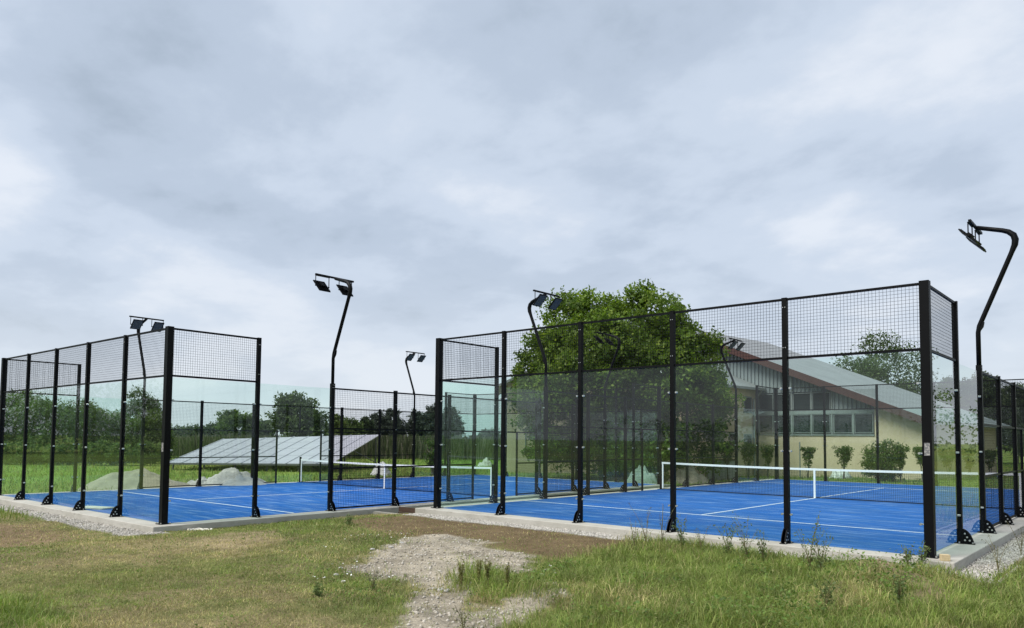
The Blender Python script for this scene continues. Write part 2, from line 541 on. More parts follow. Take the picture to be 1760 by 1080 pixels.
def axis(lo, hi, step, ext):
    a = list(np.arange(lo, hi + 1e-6, step))
    s = step; x = a[-1]
    while x < ext:
        s *= 1.22; x += s; a.append(x)
    s = step; x = a[0]; f = []
    while x > -ext:
        s *= 1.22; x -= s; f.append(x)
    return np.array(f[::-1] + a)


gx = axis(-14.0, 4.0, 0.075, 3000); gy = axis(-11.5, 1.5, 0.075, 3000)
GX, GY = np.meshgrid(gx, gy, indexing='ij')
zz = zones(GX, GY)
GZ = gz(GX, GY, zz)
far_fade = sstep(60, 200, np.hypot(GX - CAM[0], GY - CAM[1]))
GZ = GZ * (1 - far_fade) + (-0.3) * far_fade
GC = gcol(GX, GY, zz)
nx_, ny_ = len(gx), len(gy)
ii = (np.arange(nx_ - 1)[:, None] * ny_ + np.arange(ny_ - 1)[None, :]).ravel()
me = mesh_np('ground', np.stack([GX, GY, GZ], -1).reshape(-1, 3), quads=np.stack([ii, ii + ny_, ii + ny_ + 1, ii + 1], 1), col=GC.reshape(-1, 3), smooth=True)
me.materials.append(M_GROUND)
link('ground', me, kind='structure', label='rough ground of dry grass, bare soil and meadow')

# ------------------------------------------------------------------ courts
MESH = {}


def cached(key, fn):
    if key not in MESH:
        MESH[key] = fn()
    return MESH[key]


def wire_mesh(w, h, pitch=0.05, r=0.0018):
    """welded wire in the XZ plane, x from 0 to w, z from 0 to h"""
    V = []; Q = []

    def bar(p, q, ax):
        k = len(V)
        if ax == 'x':
            for (a, b) in ((-r, -r), (r, -r), (r, r), (-r, r)):
                V.append((p[0], p[1] + a, p[2] + b))
            for (a, b) in ((-r, -r), (r, -r), (r, r), (-r, r)):
                V.append((q[0], q[1] + a, q[2] + b))
        else:
            for (a, b) in ((-r, -r), (r, -r), (r, r), (-r, r)):
                V.append((p[0] + a, p[1] + b, p[2]))
            for (a, b) in ((-r, -r), (r, -r), (r, r), (-r, r)):
                V.append((q[0] + a, q[1] + b, q[2]))
        for i in range(4):
            Q.append((k + i, k + (i + 1) % 4, k + 4 + (i + 1) % 4, k + 4 + i))
    nx = int(round(w / pitch)); nz = int(round(h / pitch))
    for i in range(nx + 1):
        bar((w * i / nx, 0, 0), (w * i / nx, 0, h), 'z')
    for j in range(nz + 1):
        bar((0, 2 * r, h * j / nz), (w, 2 * r, h * j / nz), 'x')
    m = mesh_np('wire_mesh', V, quads=Q); m.materials.append(M_WIRE); return m


def post_mesh(h, w=0.078):
    b = MB(); b.box(-w / 2, w / 2, -w / 2, w / 2, 0.008, h); b.box(-w * .9, w * .9, -w * .9, w * .9, 0.0, 0.012)
    b.box(-w / 2 - .003, w / 2 + .003, -w / 2 - .003, w / 2 + .003, h, h + 0.006)
    return b.mesh('post', M_BLACK)


def bracket_mesh():
    """curved gusset with round holes, in the plane x=0, outward is -y"""
    V = MB()
    prof = [(-0.035, 0.012), (-0.19, 0.012), (-0.185, 0.045), (-0.165, 0.10), (-0.14, 0.155), (-0.10, 0.205), (-0.06, 0.23), (-0.035, 0.235)]
    for sx in (-0.030, 0.030):
        V.prism(prof, 'x', sx - 0.005, sx + 0.005)
    V.box(-0.05, 0.05, -0.205, -0.035, 0.0, 0.012)
    return V.mesh('foot_bracket', M_BLACK)


def bolt_mesh():
    V = MB()
    for sx in (-0.040, 0.036):
        for (y, z) in ((-0.075, 0.165), (-0.105, 0.11), (-0.14, 0.06), (-0.075, 0.06)):
            V.tube([(sx - 0.002, y, z), (sx + 0.006, y, z)], 0.014, 8)
    for (x, y) in ((-0.035, -0.18), (0.035, -0.18), (-0.062, 0.0), (0.062, 0.0)):
        V.tube([(x, y, 0.010), (x, y, 0.034)], 0.011, 6)
    return V.mesh('bolts', M_STEEL)


def clamp_mesh(zs):
    """pairs of little steel clamps on both sides of a post; the court is on +y"""
    V = MB()
    for z in zs:
        for s in (-1, 1):
            V.tube([(s * 0.034, 0.0, z), (s * 0.075, 0.0, z)], 0.011, 6)
            V.tube([(s * 0.072, -0.030, z), (s * 0.072, 0.014, z)], 0.017, 8)
    return V.mesh('glass_clamp', M_STEEL)


def bolt_row(zs):
    V = MB()
    for z in zs:
        for sx in (-0.018, 0.018):
            V.tube([(sx, -0.036, z), (sx, -0.046, z)], 0.008, 6)
    return V.mesh('bolts', M_STEEL)


def rail_mesh(L, s=0.018):
    b = MB(); b.box(0, L, -s, s, -s, s); return b.mesh('rail', M_BLACK)


def glass_mesh(L, h):
    b = MB(); b.box(0.012, L - 0.012, -0.006, 0.006, 0.02, h); return b.mesh('glass_panel', M_GLASS)


def enclosure(c, label):
    root = empty('padel_court_enclosure', (c[0], c[1], c[2]), c[3], label, 'court enclosure', 'padel court enclosures')

    def post(x, y, h, out, clamps=None, bolts=None, bracket=True):
        # out: rotation about z so that local -y points away from the court
        p = link('post', cached(('post', h), lambda: post_mesh(h)), root, (x, y, 0), out)
        if bracket:
            link('foot_bracket', cached('bracket', bracket_mesh), p)
            link('bolts', cached('bbolts', bolt_mesh), p, kind='stuff')
        if clamps:
            link('glass_clamp', cached(('clamp', clamps), lambda: clamp_mesh(clamps)), p, kind='stuff')
        if bolts:
            link('bolts', cached(('bolts', bolts), lambda: bolt_row(bolts)), p, kind='stuff')
        return p

    def span(x, y, rz, L, kind):
        """a bay of length L starting at x,y and running along rz"""
        def at(z):
            return (x, y, z)
        if kind in ('tall', 'glass'):
            link('glass_panel', cached(('g', L), lambda: glass_mesh(L, H3 - 0.02)), root, at(0), rz)
        if kind == 'tall':
            link('rail', cached(('r', L), lambda: rail_mesh(L)), root, at(H4 - 0.02), rz)
            link('rail', cached(('r', L), lambda: rail_mesh(L)), root, at(H3 + 0.01), rz)
            link('wire_mesh', cached(('w', L, 'up'), lambda: wire_mesh(L, H4 - H3 - 0.06)), root, at(H3 + 0.03), rz, kind='stuff')
        if kind == 'mesh':
            for z in (H3 - 0.02, H2, H1, 0.05):
                link('rail', cached(('r', L), lambda: rail_mesh(L)), root, at(z), rz)
            link('wire_mesh', cached(('w', L, 'full'), lambda: wire_mesh(L, H3 - 0.08)), root, at(0.06), rz, kind='stuff')
        if kind == 'over':
            for z in (H3 - 0.02, H2):
                link('rail', cached(('r', L), lambda: rail_mesh(L)), root, at(z), rz)
            link('wire_mesh', cached(('w', L, 'over'), lambda: wire_mesh(L, H3 - H2 - 0.04)), root, at(H2 + 0.02), rz, kind='stuff')
        if kind == 'low':
            for z in (H1, 0.05):
                link('rail', cached(('r', L), lambda: rail_mesh(L)), root, at(z), rz)
            link('wire_mesh', cached(('w', L, 'low'), lambda: wire_mesh(L, H2 - 0.08)), root, at(0.06), rz, kind='stuff')

    CL = (0.45, 1.45, 2.45)
    # corner posts
    for (x, y) in ((0, 0), (-10, 0), (0, 20), (-10, 20)):
        w = 0.125
        b = cached('corner', lambda: MB().box(-w / 2, w / 2, -w / 2, w / 2, 0.008, H4 + 0.015).box(-w * .85, w * .85, -w * .85, w * .85, 0, 0.012).mesh('corner_post', M_BLACK))
        cp = link('corner_post', b, root, (x, y, 0))
        if y == 0 and x == 0:
            link('label_plate', MB().box(-0.035, 0.035, -w / 2 - 0.006, -w / 2, 1.42, 1.60).mesh('label_plate', M_PLATE), cp)
        V = MB()
        sx = -1 if x == 0 else 1
        sy = 1 if y == 0 else -1
        for z in CL:
            V.tube([(sx * 0.05, 0, z), (sx * 0.115, 0, z)], 0.011, 6); V.tube([(sx * 0.11, -0.03, z), (sx * 0.11, 0.02, z)], 0.017, 8)
            V.tube([(0, sy * 0.05, z), (0, sy * 0.115, z)], 0.011, 6); V.tube([(-0.03, sy * 0.11, z), (0.03, sy * 0.11, z)], 0.017, 8)
        for (bx_, by_) in ((.09, .09), (-.09, .09), (.09, -.09), (-.09, -.09)):
            V.tube([(bx_, by_, 0.010), (bx_, by_, 0.036)], 0.012, 6)
        link('glass_clamp', V.mesh('glass_clamp', M_STEEL), cp, kind='stuff')
    # end walls
    for y, out in ((0, 0.0), (20, math.pi)):
        for k in range(5):
            span(-10 + 2 * k, y, 0.0, 2.0, 'tall')
        for k in range(1, 5):
            post(-2 * k, y, H4, out, CL, (3.1, 3.75))
    # long sides
    hp = math.pi / 2
    for x, out in ((0, hp), (-10, -hp)):
        for y0, kind in ((0, 'tall'), (2, 'glass'), (4, 'mesh'), (6, 'mesh'), (12, 'mesh'), (14, 'mesh'), (16, 'glass'), (18, 'tall')):
            span(x, y0, hp, 2.0, kind)
        span(x, 8, hp, 2.0, 'over'); span(x, 10, hp, 2.0, 'over')
        span(x, 8, hp, 1.0, 'low'); span(x, 11, hp, 1.0, 'low')
        for y in (2, 18):
            post(x, y, H4, out, CL, (3.1, 3.75))
        for y in (6, 8, 12, 14):
            post(x, y, H3 + 0.03, out, None, (0.35, 0.95, 1.35, 1.95, 2.6))
        j = cached('jamb', lambda: MB().box(-0.025, 0.025, -0.025, 0.025, 0.0, H2).mesh('door_jamb', M_BLACK))
        for y in (9, 11):
            link('door_jamb', j, root, (x, y, 0))
        link('mullion', cached('mull', lambda: MB().box(-0.022, 0.022, -0.022, 0.022, H2 + 0.02, H3 - 0.04).mesh('mullion', M_BLACK)), root, (x, 10, 0))
    return root


def court_floor(c, which):
    s = MB(); e = EDGE
    s.box(-10 - e, e, -e, 20 + e, -0.62, 0.0)
    o = s.build('concrete_slab', M_CONC, None, loc=c[:3], rz=c[3], bevel=0.012, kind='structure', label='concrete base slab of the %s padel court' % which)
    t = MB().box(-9.93, -0.07, 0.07, 19.93, -0.10, 0.006).build('court_turf', M_TURF, None, loc=c[:3], rz=c[3], kind='structure', label='blue artificial turf of the %s padel court' % which)
    z0, z1 = 0.008, 0.011
    for (a, b, d, f) in ((-9.93, -0.07, 3.02, 3.07), (-9.93, -0.07, 16.93, 16.98), (-5.025, -4.975, 3.07, 16.93)):
        MB().box(a, b, d, f, z0, z1).build('court_line', M_LINE, t)
    return o


def padel_net(c, label):
    root = empty('padel_net', (c[0], c[1], c[2]), c[3], label, 'net', 'padel nets')
    L = 9.80
    for x in (-0.10, -9.90):
        p = MB().tube([(0, 0, 0), (0, 0, 0.98)], 0.042, 10)
        p.box(-0.09, 0.09, -0.09, 0.09, 0.006, 0.016)
        link('net_post', p.mesh('net_post', M_BLACK), root, (x, 10, 0))
    top = lambda x: 0.90 - 0.05 * (1 - abs((x + 5) / 4.9) ** 2)
    xs = np.linspace(-9.86, -0.14, 41)
    # tape
    b = MB()
    for i in range(40):
        x0, x1 = xs[i], xs[i + 1]
        k = len(b.v)
        for x in (x0, x1):
            z = top(x)
            b.v += [(x, -0.012, z - 0.058), (x, 0.012, z - 0.058), (x, 0.012, z), (x, -0.012, z)]
        b.f += [(k + a, k + (a + 1) % 4, k + 4 + (a + 1) % 4, k + 4 + a) for a in range(4)]
    b.f += [(0, 1, 2, 3), tuple(len(b.v) - 4 + a for a in (3, 2, 1, 0))]
    link('net_tape', b.mesh('net_tape', M_NETW), root, (0, 10, 0))
    for x in (-0.17, -9.83):
        link('end_band', MB().box(-0.022, 0.022, -0.010, 0.010, 0.03, top(x) - 0.06).mesh('end_band', M_NETW), root, (x, 10, 0))
    link('centre_strap', MB().box(-0.026, 0.026, -0.014, 0.014, 0.012, top(-5) + 0.004).mesh('centre_strap', M_NETW), root, (-5, 10, 0))
    V = []; Q = []; r = 0.0023

    def bar(p, q, vert):
        k = len(V)
        for P in (p, q):
            for (a, b_) in ((-r, -r), (r, -r), (r, r), (-r, r)):
                V.append((P[0] + a, P[1] + b_, P[2]) if vert else (P[0], P[1] + a, P[2] + b_))
        for i in range(4):
            Q.append((k + i, k + (i + 1) % 4, k + 4 + (i + 1) % 4, k + 4 + i))
    for x in np.linspace(-9.82, -0.18, 216):
        bar((x, 0, 0.03), (x, 0, top(x) - 0.05), True)
    for z in np.linspace(0.03, 0.80, 18):
        for i in range(0, 40, 4):
            f0, f1 = top(xs[i]) / 0.9, top(xs[i + 4]) / 0.9
            bar((xs[i], 0, z * f0), (xs[i + 4], 0, z * f1), False)
    m = mesh_np('net_mesh', V, quads=Q); m.materials.append(M_WIRE)
    link('net_mesh', m, root, (0, 10, 0), kind='stuff')
    link('bottom_cord', MB().tube([(-9.86, 0, 0.03), (-0.14, 0, 0.03)], 0.012, 6).mesh('bottom_cord', M_BLACK), root, (0, 10, 0))
    return root


def floodlight(c, x, y, label):
    """mast whose local +x points away from the court"""
    out = 0.0 if x == 0 else math.pi
    cs, sn = math.cos(c[3]), math.sin(c[3])
    wx, wy = c[0] + x * cs - y * sn, c[1] + x * sn + y * cs
    root = empty('floodlight_mast', (wx, wy, c[2]), c[3] + out, label, 'floodlight', 'floodlight masts of the padel courts')
    zb = 3.74

    def lower():
        b = MB().box(-0.045, 0.045, -0.045, 0.045, 0.008, H3 + 0.10).box(-0.085, 0.085, -0.085, 0.085, 0, 0.012)
        return b.mesh('base_post', M_BLACK)
    bp = link('base_post', cached('mast_low', lower), root)
    link('foot_bracket', cached('bracket', bracket_mesh), bp, rz=math.pi / 2)
    link('bolts', cached('bbolts', bolt_mesh), bp, rz=math.pi / 2, kind='stuff')
    link('bolts', cached('mast_bolts', lambda: clamp_mesh((0.45, 1.45, 2.45))), bp, rz=math.pi / 2, kind='stuff')
    link('collar_bolts', cached('collar', lambda: bolt_row((H3 + 0.0, H3 + 0.06))), bp, rz=math.pi / 2, kind='stuff')

    def arm():
        pts = [(0, 0, H3 - 0.1), (0, 0, zb - 0.12), (0.02, 0, zb), (0.07, 0, zb + 0.12), (0.54, 0, 5.02)]
        # curved top back over the court
        pts += [(0.59, 0, 5.15), (0.60, 0, 5.24), (0.575, 0, 5.33), (0.50, 0, 5.40), (0.41, 0, 5.44), (0.02, 0, 5.56)]
        return MB().tube(pts, [0.040] * 3 + [0.042] * 2 + [0.052, 0.055, 0.052, 0.046, 0.042, 0.038], 10).mesh('mast_arm', M_BLACK, True)
    link('mast_arm', cached('mast_arm', arm), root)
    link('hinge', cached('hinge', lambda: MB().prism([(0.03, zb - 0.10), (0.085, zb - 0.02), (0.10, zb + 0.06), (0.07, zb + 0.13), (0.02, zb + 0.05)], 'y', -0.03, 0.03).mesh('hinge', M_BLACK)), root)
    cb = link('crossbar', cached('crossbar', lambda: MB().box(-0.022, 0.022, -0.56, 0.56, -0.02, 0.02).mesh('crossbar', M_BLACK)), root, (0.0, 0, 5.575))

    def flood():
        b = MB()
        b.box(-0.19, 0.19, -0.16, 0.16, -0.012, 0.012)
        for i in range(9):
            t = -0.16 + 0.04 * i
            b.box(t - 0.004, t + 0.004, -0.15, 0.15, 0.012, 0.026)
        b.box(-0.06, 0.06, -0.05, 0.05, 0.026, 0.06)
        return b.mesh('floodlight_head', M_BLACK)

    def yoke():
        b = MB()
        for s in (-1, 1):
            b.tube([(0.0, s * 0.19, 0.0), (0.0, s * 0.19, -0.24)], 0.011, 5)
            b.tube([(0.0, s * 0.165, -0.24), (0.0, s * 0.20, -0.24)], 0.016, 6)
        b.box(-0.012, 0.012, -0.20, 0.20, -0.012, 0.0)
        return b.mesh('yoke', M_BLACK)
    for y0 in (-0.34, 0.34):
        h = link('floodlight_head', cached('flood', flood), root, (-0.05, y0, 5.33), rot=(0, math.radians(46), 0))
        link('lamp_glass', cached('lampglass', lambda: MB().box(-0.165, 0.165, -0.135, 0.135, -0.018, -0.0125).mesh('lamp_glass', M_LAMP)), h)
        link('yoke', cached('yoke', yoke), root, (-0.03, y0, 5.56))
    return root


court_floor(COURT_B, 'right')
court_floor(COURT_A, 'left')
enclosure(COURT_B, 'black steel, wire mesh and glass enclosure of the right padel court')
enclosure(COURT_A, 'black steel, wire mesh and glass enclosure of the left padel court')
padel_net(COURT_B, 'white taped net across the right padel court')
padel_net(COURT_A, 'white taped net across the left padel court')
floodlight(COURT_B, 0, 4, 'tall bent floodlight mast at the right edge of the picture')
floodlight(COURT_B, -10, 4, 'bent floodlight mast just left of the big tree, on right court')
floodlight(COURT_B, -10, 16, 'floodlight mast in front of the hall gable and annexe')
floodlight(COURT_A, 0, 4, 'bent floodlight mast on near side of left court, before the tall glass')
floodlight(COURT_A, -10, 4, 'floodlight mast seen above the left court corner post')
floodlight(COURT_A, -10, 16, 'small distant floodlight mast left of the right court corner')
floodlight(COURT_A, 0, 16, 'floodlight mast seen against the big tree crown')

# ------------------------------------------------------------------ hall, annexe and house
M_CREAM = mat('cream_render', (0.60, 0.46, 0.335), 0.9, noise=[(0.9, (0.51, 0.385, 0.275), 0.4, 0.75), (7, (0.63, 0.485, 0.355), 0.5, 0.8), (2.0, (0.38, 0.29, 0.20), 0.6, 0.85, (3, 3, 0.35))], bump=(60, 0.3, 0.01))
M_CLAD = mat('grey_cladding', (0.25, 0.275, 0.285), 0.55, noise=(1.2, (0.18, 0.20, 0.21), 0.4, 0.75, (1, 1, 0.2)))
M_ROOF = mat('pale_sheet_roof', (0.235, 0.25, 0.255), 0.65, noise=[(0.8, (0.185, 0.195, 0.20), 0.4, 0.75), (9, (0.27, 0.28, 0.285), 0.5, 0.8, (6, 0.4, 1))], bump=(14, 0.3, 0.02))
M_FASCIA = mat('brown_fascia', (0.060, 0.021, 0.016), 0.6, noise=(3, (0.04, 0.016, 0.013), 0.4, 0.7))
M_FRAME = mat('window_frame', (0.22, 0.24, 0.24), 0.5, noise=(4, (0.17, 0.18, 0.18), 0.4, 0.7))
M_PANE = mat('dark_pane', (0.020, 0.027, 0.028), 0.15, noise=(1.4, (0.036, 0.046, 0.047), 0.4, 0.7, (0.3, 0.3, 3)))
M_GUTTER = mat('gutter_grey', (0.30, 0.30, 0.30), 0.4, noise=(5, (0.22, 0.22, 0.22), 0.4, 0.7))
M_TILE = mat('grey_tile_roof', (0.22, 0.22, 0.23), 0.8, noise=(3, (0.30, 0.30, 0.31), 0.4, 0.7), bump=(12, 0.4, 0.03))
GB = -0.24
hall_o = cw(20.1, 35.0, 0.0)
_hx = _r * 0.6608 - FH * 0.7505
HALL_RZ = math.atan2(_hx[1], _hx[0])


def hk(pxx):
    t = (pxx - 851) / F_PX
    return (20.1 - 35 * t) / (0.6608 + 0.7505 * t)


def hz_(pxx, y):
    Z = 35 + 0.7505 * hk(pxx)
    return 1.59 + (755 + (pxx - 880) * 0.0101 - y) / F_PX * Z


hall = empty('sports_hall', hall_o, HALL_RZ, 'large cream hall with grey sheet roof, brown fascia and ribbon windows', 'building')
SL, E0, AP, WID, DEP = 0.412, 2.85, 14.0, 28.0, 10.6


def rt(k):
    return E0 + SL * (k if k <= AP else WID - k)


sill = hz_(1430, 746.5); mid = hz_(1430, 709); head = hz_(1365, 674)
kR = hk(1503.5); kM = hk(1429.5); kL = 8.6
w = MB()
# cream front wall: below the sill and right of the windows
w.prism([(-WID, GB - .4), (0, GB - .4), (0, sill), (-WID, sill)], 'y', 0.0, 0.25)
w.build('wall', M_CREAM, hall)
w = MB(); w.prism([(-kR, sill), (0, sill), (0, rt(0) - .15), (-kR, rt(kR) - .15)], 'y', 0.0, 0.25); w.build('wall', M_CREAM, hall)
w = MB(); w.box(-0.25, 0.0, 0.26, DEP, GB - .4, rt(0) - 0.15); w.build('wall', M_CREAM, hall)
w = MB(); w.prism([(-WID, GB - .4), (0, GB - .4), (0, rt(0) - .16), (-AP, rt(AP) - .16), (-WID, rt(WID) - .16)], 'y', DEP - .25, DEP - 0.002); w.build('wall', M_CREAM, hall)
# ribbed cladding above the windows
cl = MB()
pitch = 0.22
k = kR
while k < 20:
    k2 = k + pitch
    zb0 = head if k > kM - 0.01 else mid
    for (a, b, yy) in ((k, k + pitch * .55, 0.02), (k + pitch * .55, k2, 0.075)):
        cl.prism([(-b, zb0), (-a, zb0), (-a, rt(a) - .17), (-b, rt(b) - .17)], 'y', yy, 0.2)
    k = k2
o = cl.build('ribbed_cladding', M_CLAD, hall, kind='stuff')
# back board behind the windows
MB().box(-19, -kR, 0.16, 0.24, sill, head + 0.02).build('backing', M_CLAD, hall)
P2 = ((1304, 1329), (1335.5, 1360.5), (1363.5, 1394), (1397, 1427.5), (1433, 1465.5), (1469, 1501))
s2, t2 = hz_(1430, 744.5), hz_(1430, 712)
s1, t1 = hz_(1365, 706.5), hz_(1365, 676)


def window(parent, x0, x1, z0, z1, axis_='y', at_=0.0, fr=0.035, sillp=False):
    """outward is -y (axis y) or +x (axis x)"""
    wd = MB(); pn = MB()
    if axis_ == 'y':
        wd.box(x0, x1, at_ + .01, at_ + .10, z0, z0 + fr); wd.box(x0, x1, at_ + .01, at_ + .10, z1 - fr, z1)
        wd.box(x0, x0 + fr, at_ + .012, at_ + .10, z0 + fr, z1 - fr); wd.box(x1 - fr, x1, at_ + .012, at_ + .10, z0 + fr, z1 - fr)
        pn.box(x0 + fr, x1 - fr, at_ + .06, at_ + .09, z0 + fr, z1 - fr)
    else:
        wd.box(at_ - .06, at_ + .02, x0, x1, z0, z0 + fr); wd.box(at_ - .06, at_ + .02, x0, x1, z1 - fr, z1)
        wd.box(at_ - .06, at_ + .018, x0, x0 + fr, z0 + fr, z1 - fr); wd.box(at_ - .06, at_ + .018, x1 - fr, x1, z0 + fr, z1 - fr)
        pn.box(at_ - .04, at_ + .004, x0 + fr, x1 - fr, z0 + fr, z1 - fr)
    f = wd.build('window_frame', M_FRAME, parent)
    pn.build('pane', M_PANE, f)
    if sillp:
        if axis_ == 'y':
            MB().box(x0 - .05, x1 + .05, at_ - .08, at_ + .005, z0 - .06, z0 - 0.002).build('sill', M_FRAME, f)
        else:
            MB().box(at_ - .002, at_ + .09, x0 - .05, x1 + .05, z0 - .06, z0 - 0.002).build('sill', M_FRAME, f)
    return f


for (a, b) in P2:
    window(hall, -hk(a), -hk(b), s2, t2)
for (a, b) in P2[:4]:
    window(hall, -hk(a), -hk(b), s1, t1)
# light mullion strips between the windows and a transom
for a in (1332, 1362, 1395.5, 1430.3, 1467.2):
    MB().box(-hk(a) - .035, -hk(a) + .035, -0.02, 0.012, sill, head if a < 1431 else mid).build('mullion', M_FRAME, hall)
MB().box(-hk(1304), -kR, -0.05, 0.008, sill - .07, sill).build('sill', M_FRAME, hall)
MB().box(-hk(1304), -hk(1429), -0.015, 0.011, t2 + .01, s1 - .01).build('transom', M_FRAME, hall)
MB().box(-hk(1429), -kR, -0.025, 0.010, t2 + .01, t2 + 0.22).build('transom', M_FRAME, hall)
# roof: two slopes
for sgn in (0, 1):
    pr = [(0.55, E0 - SL * .55), (-AP, rt(AP)), (-AP, rt(AP) - .13), (0.55, E0 - SL * .55 - .13)]
    if sgn:
        pr = [(-WID - .55, E0 - SL * .55), (-WID - .55, E0 - SL * .55 - .13), (-AP, rt(AP) - .13), (-AP, rt(AP))]
    rf = MB().prism(pr, 'y', -0.60, DEP + 0.6).build('roof', M_ROOF, hall)
    pf = [(0.55, E0 - SL * .55 + .02), (-AP, rt(AP) + .02), (-AP, rt(AP) - .36), (0.55, E0 - SL * .55 - .34)]
    if sgn:
        pf = [(-WID - .55 - (p[0] - .55) if False else -WID - p[0], p[1]) for p in pf][::-1]
    MB().prism(pf, 'y', -0.66, -0.602).build('fascia', M_FASCIA, rf)
MB().box(0.56, 0.70, -0.55, DEP + 0.55, E0 - SL * .55 - .16, E0 - SL * .55 - .03).build('gutter', M_GUTTER, hall)
MB().box(0.06, 0.11, -0.2, -0.1, 0, 0.01)
MB().tube([(-hk(1362.5), -0.12, head + .05), (-hk(1362.5), -0.12, rt(hk(1362.5)) - .4)], 0.06, 8).build('vent_pipe', M_FRAME, hall)

ann = empty('annexe_building', hall_o, HALL_RZ, 'two storey cream annexe with pale hipped roof beside the hall', 'building')
MB().box(-15, -8.6, -3.5, -0.01, GB - .4, 4.5).build('wall', M_CREAM, ann)
A_E = 4.52
rf = MB()
ex0, ex1, ey0, ey1 = -15.4, -8.1, -4.0, -0.02
rf.poly([(ex1, ey0, A_E), (ex1, ey1, A_E), (-11.2, ey1, A_E + 1.35), (-11.2, -0.9, A_E + 1.35)])
rf.poly([(ex0, ey0, A_E), (ex1, ey0, A_E), (-11.2, -0.9, A_E + 1.35), (ex0, -0.9, A_E + 1.35)])
rf.poly([(ex0, -0.9, A_E + 1.35), (-11.2, -0.9, A_E + 1.35), (-11.2, ey1, A_E + 1.35), (ex0, ey1, A_E + 1.35)])
rf.poly([(ex0, ey0, A_E - .02), (ex0, ey1, A_E - .02), (ex1, ey1, A_E - .02), (ex1, ey0, A_E - .02)])
ro = rf.build('roof', M_ROOF, ann)
MB().box(ex1, ex1 + .13, ey0 - .1, ey1 - .02, A_E - .14, A_E - .01).build('gutter', M_GUTTER, ro)
MB().box(ex0, ex1 - .01, ey0 - .13, ey0, A_E - .14, A_E - .01).build('gutter', M_GUTTER, ro)
MB().tube([(-8.0, -0.35, A_E - .14), (-8.3, -0.35, A_E - .45), (-8.5, -0.35, A_E - .6), (-8.5, -0.35, GB)], 0.05, 8).build('downpipe', M_GUTTER, ann)
window(ann, -1.25, -0.42, 3.2, 4.05, 'x', -8.6, 0.07, True)
window(ann, -1.25, -0.42, 1.25, 2.0, 'x', -8.6, 0.07, True)
window(ann, -2.75, -1.95, 1.2, 2.05, 'x', -8.6, 0.07, True)

hs = empty('cream_house', cw(4.2, 42, 0), math.atan2(_r[1], _r[0]), 'cream house with grey gabled roof half hidden behind the big tree', 'building')
HW = 3.5
MB().prism([(-HW, GB - .4), (HW, GB - .4), (HW, 4.75), (0, 6.35), (-HW, 4.75)], 'y', 0, 7.5).build('wall', M_CREAM, hs)
for s in (-1, 1):
    pr = [(s * (HW + .55), 4.62), (0, 6.58), (0, 6.44), (s * (HW + .55), 4.48)]
    rf = MB().prism(pr if s > 0 else pr[::-1], 'y', -0.5, 8.0).build('roof', M_TILE, hs)
    MB().box(s * (HW + .56), s * (HW + .68), -0.5, 8.0, 4.42, 4.55).build('gutter', M_GUTTER, rf)
window(hs, -2.5, -1.5, 1.0, 2.2, 'y', -0.05, 0.07, True)

MB().tube([(0, 0, -0.2), (0, 0, 1.85)], 0.03, 8).build('thin_pole', M_GUTTER, None, loc=pz(1374.5, 37.6, GB), label='thin dark pole standing before the hall wall', cat='pole')
lw = empty('low_wall', pz(1241, 36.8, GB), math.atan2(_r[1], _r[0]), 'low pale wall with brown cap beside the annexe', 'wall')
MB().box(-0.75, 0.62, -0.1, 0.1, -0.2, 0.90).build('wall_body', M_CONC, lw)
MB().box(-0.80, 0.67, -0.14, 0.14, 0.902, 0.97).build('cap', M_FASCIA, lw)

# ------------------------------------------------------------------ trees


def leaf_quads(P, size, rng, up=0.5, fold=0.0, aspect=0.5):
    """rhombic leaves at points P"""
    n = len(P)
    nrm = rng.normal(size=(n, 3)); nrm[:, 2] += up
    nrm /= np.linalg.norm(nrm, axis=1)[:, None]
    t = rng.normal(size=(n, 3)); t[:, 2] -= 0.4
    t -= nrm * (t * nrm).sum(1)[:, None]; t /= np.linalg.norm(t, axis=1)[:, None] + 1e-9
    b = np.cross(nrm, t)
    L = (size * rng.uniform(0.65, 1.35, n))[:, None]
    V = np.empty((n, 4, 3))
    V[:, 0] = P; V[:, 1] = P + t * L * 0.45 + b * L * aspect * .5 + nrm * L * .06
    V[:, 2] = P + t * L; V[:, 3] = P + t * L * 0.45 - b * L * aspect * .5 + nrm * L * .06
    return V


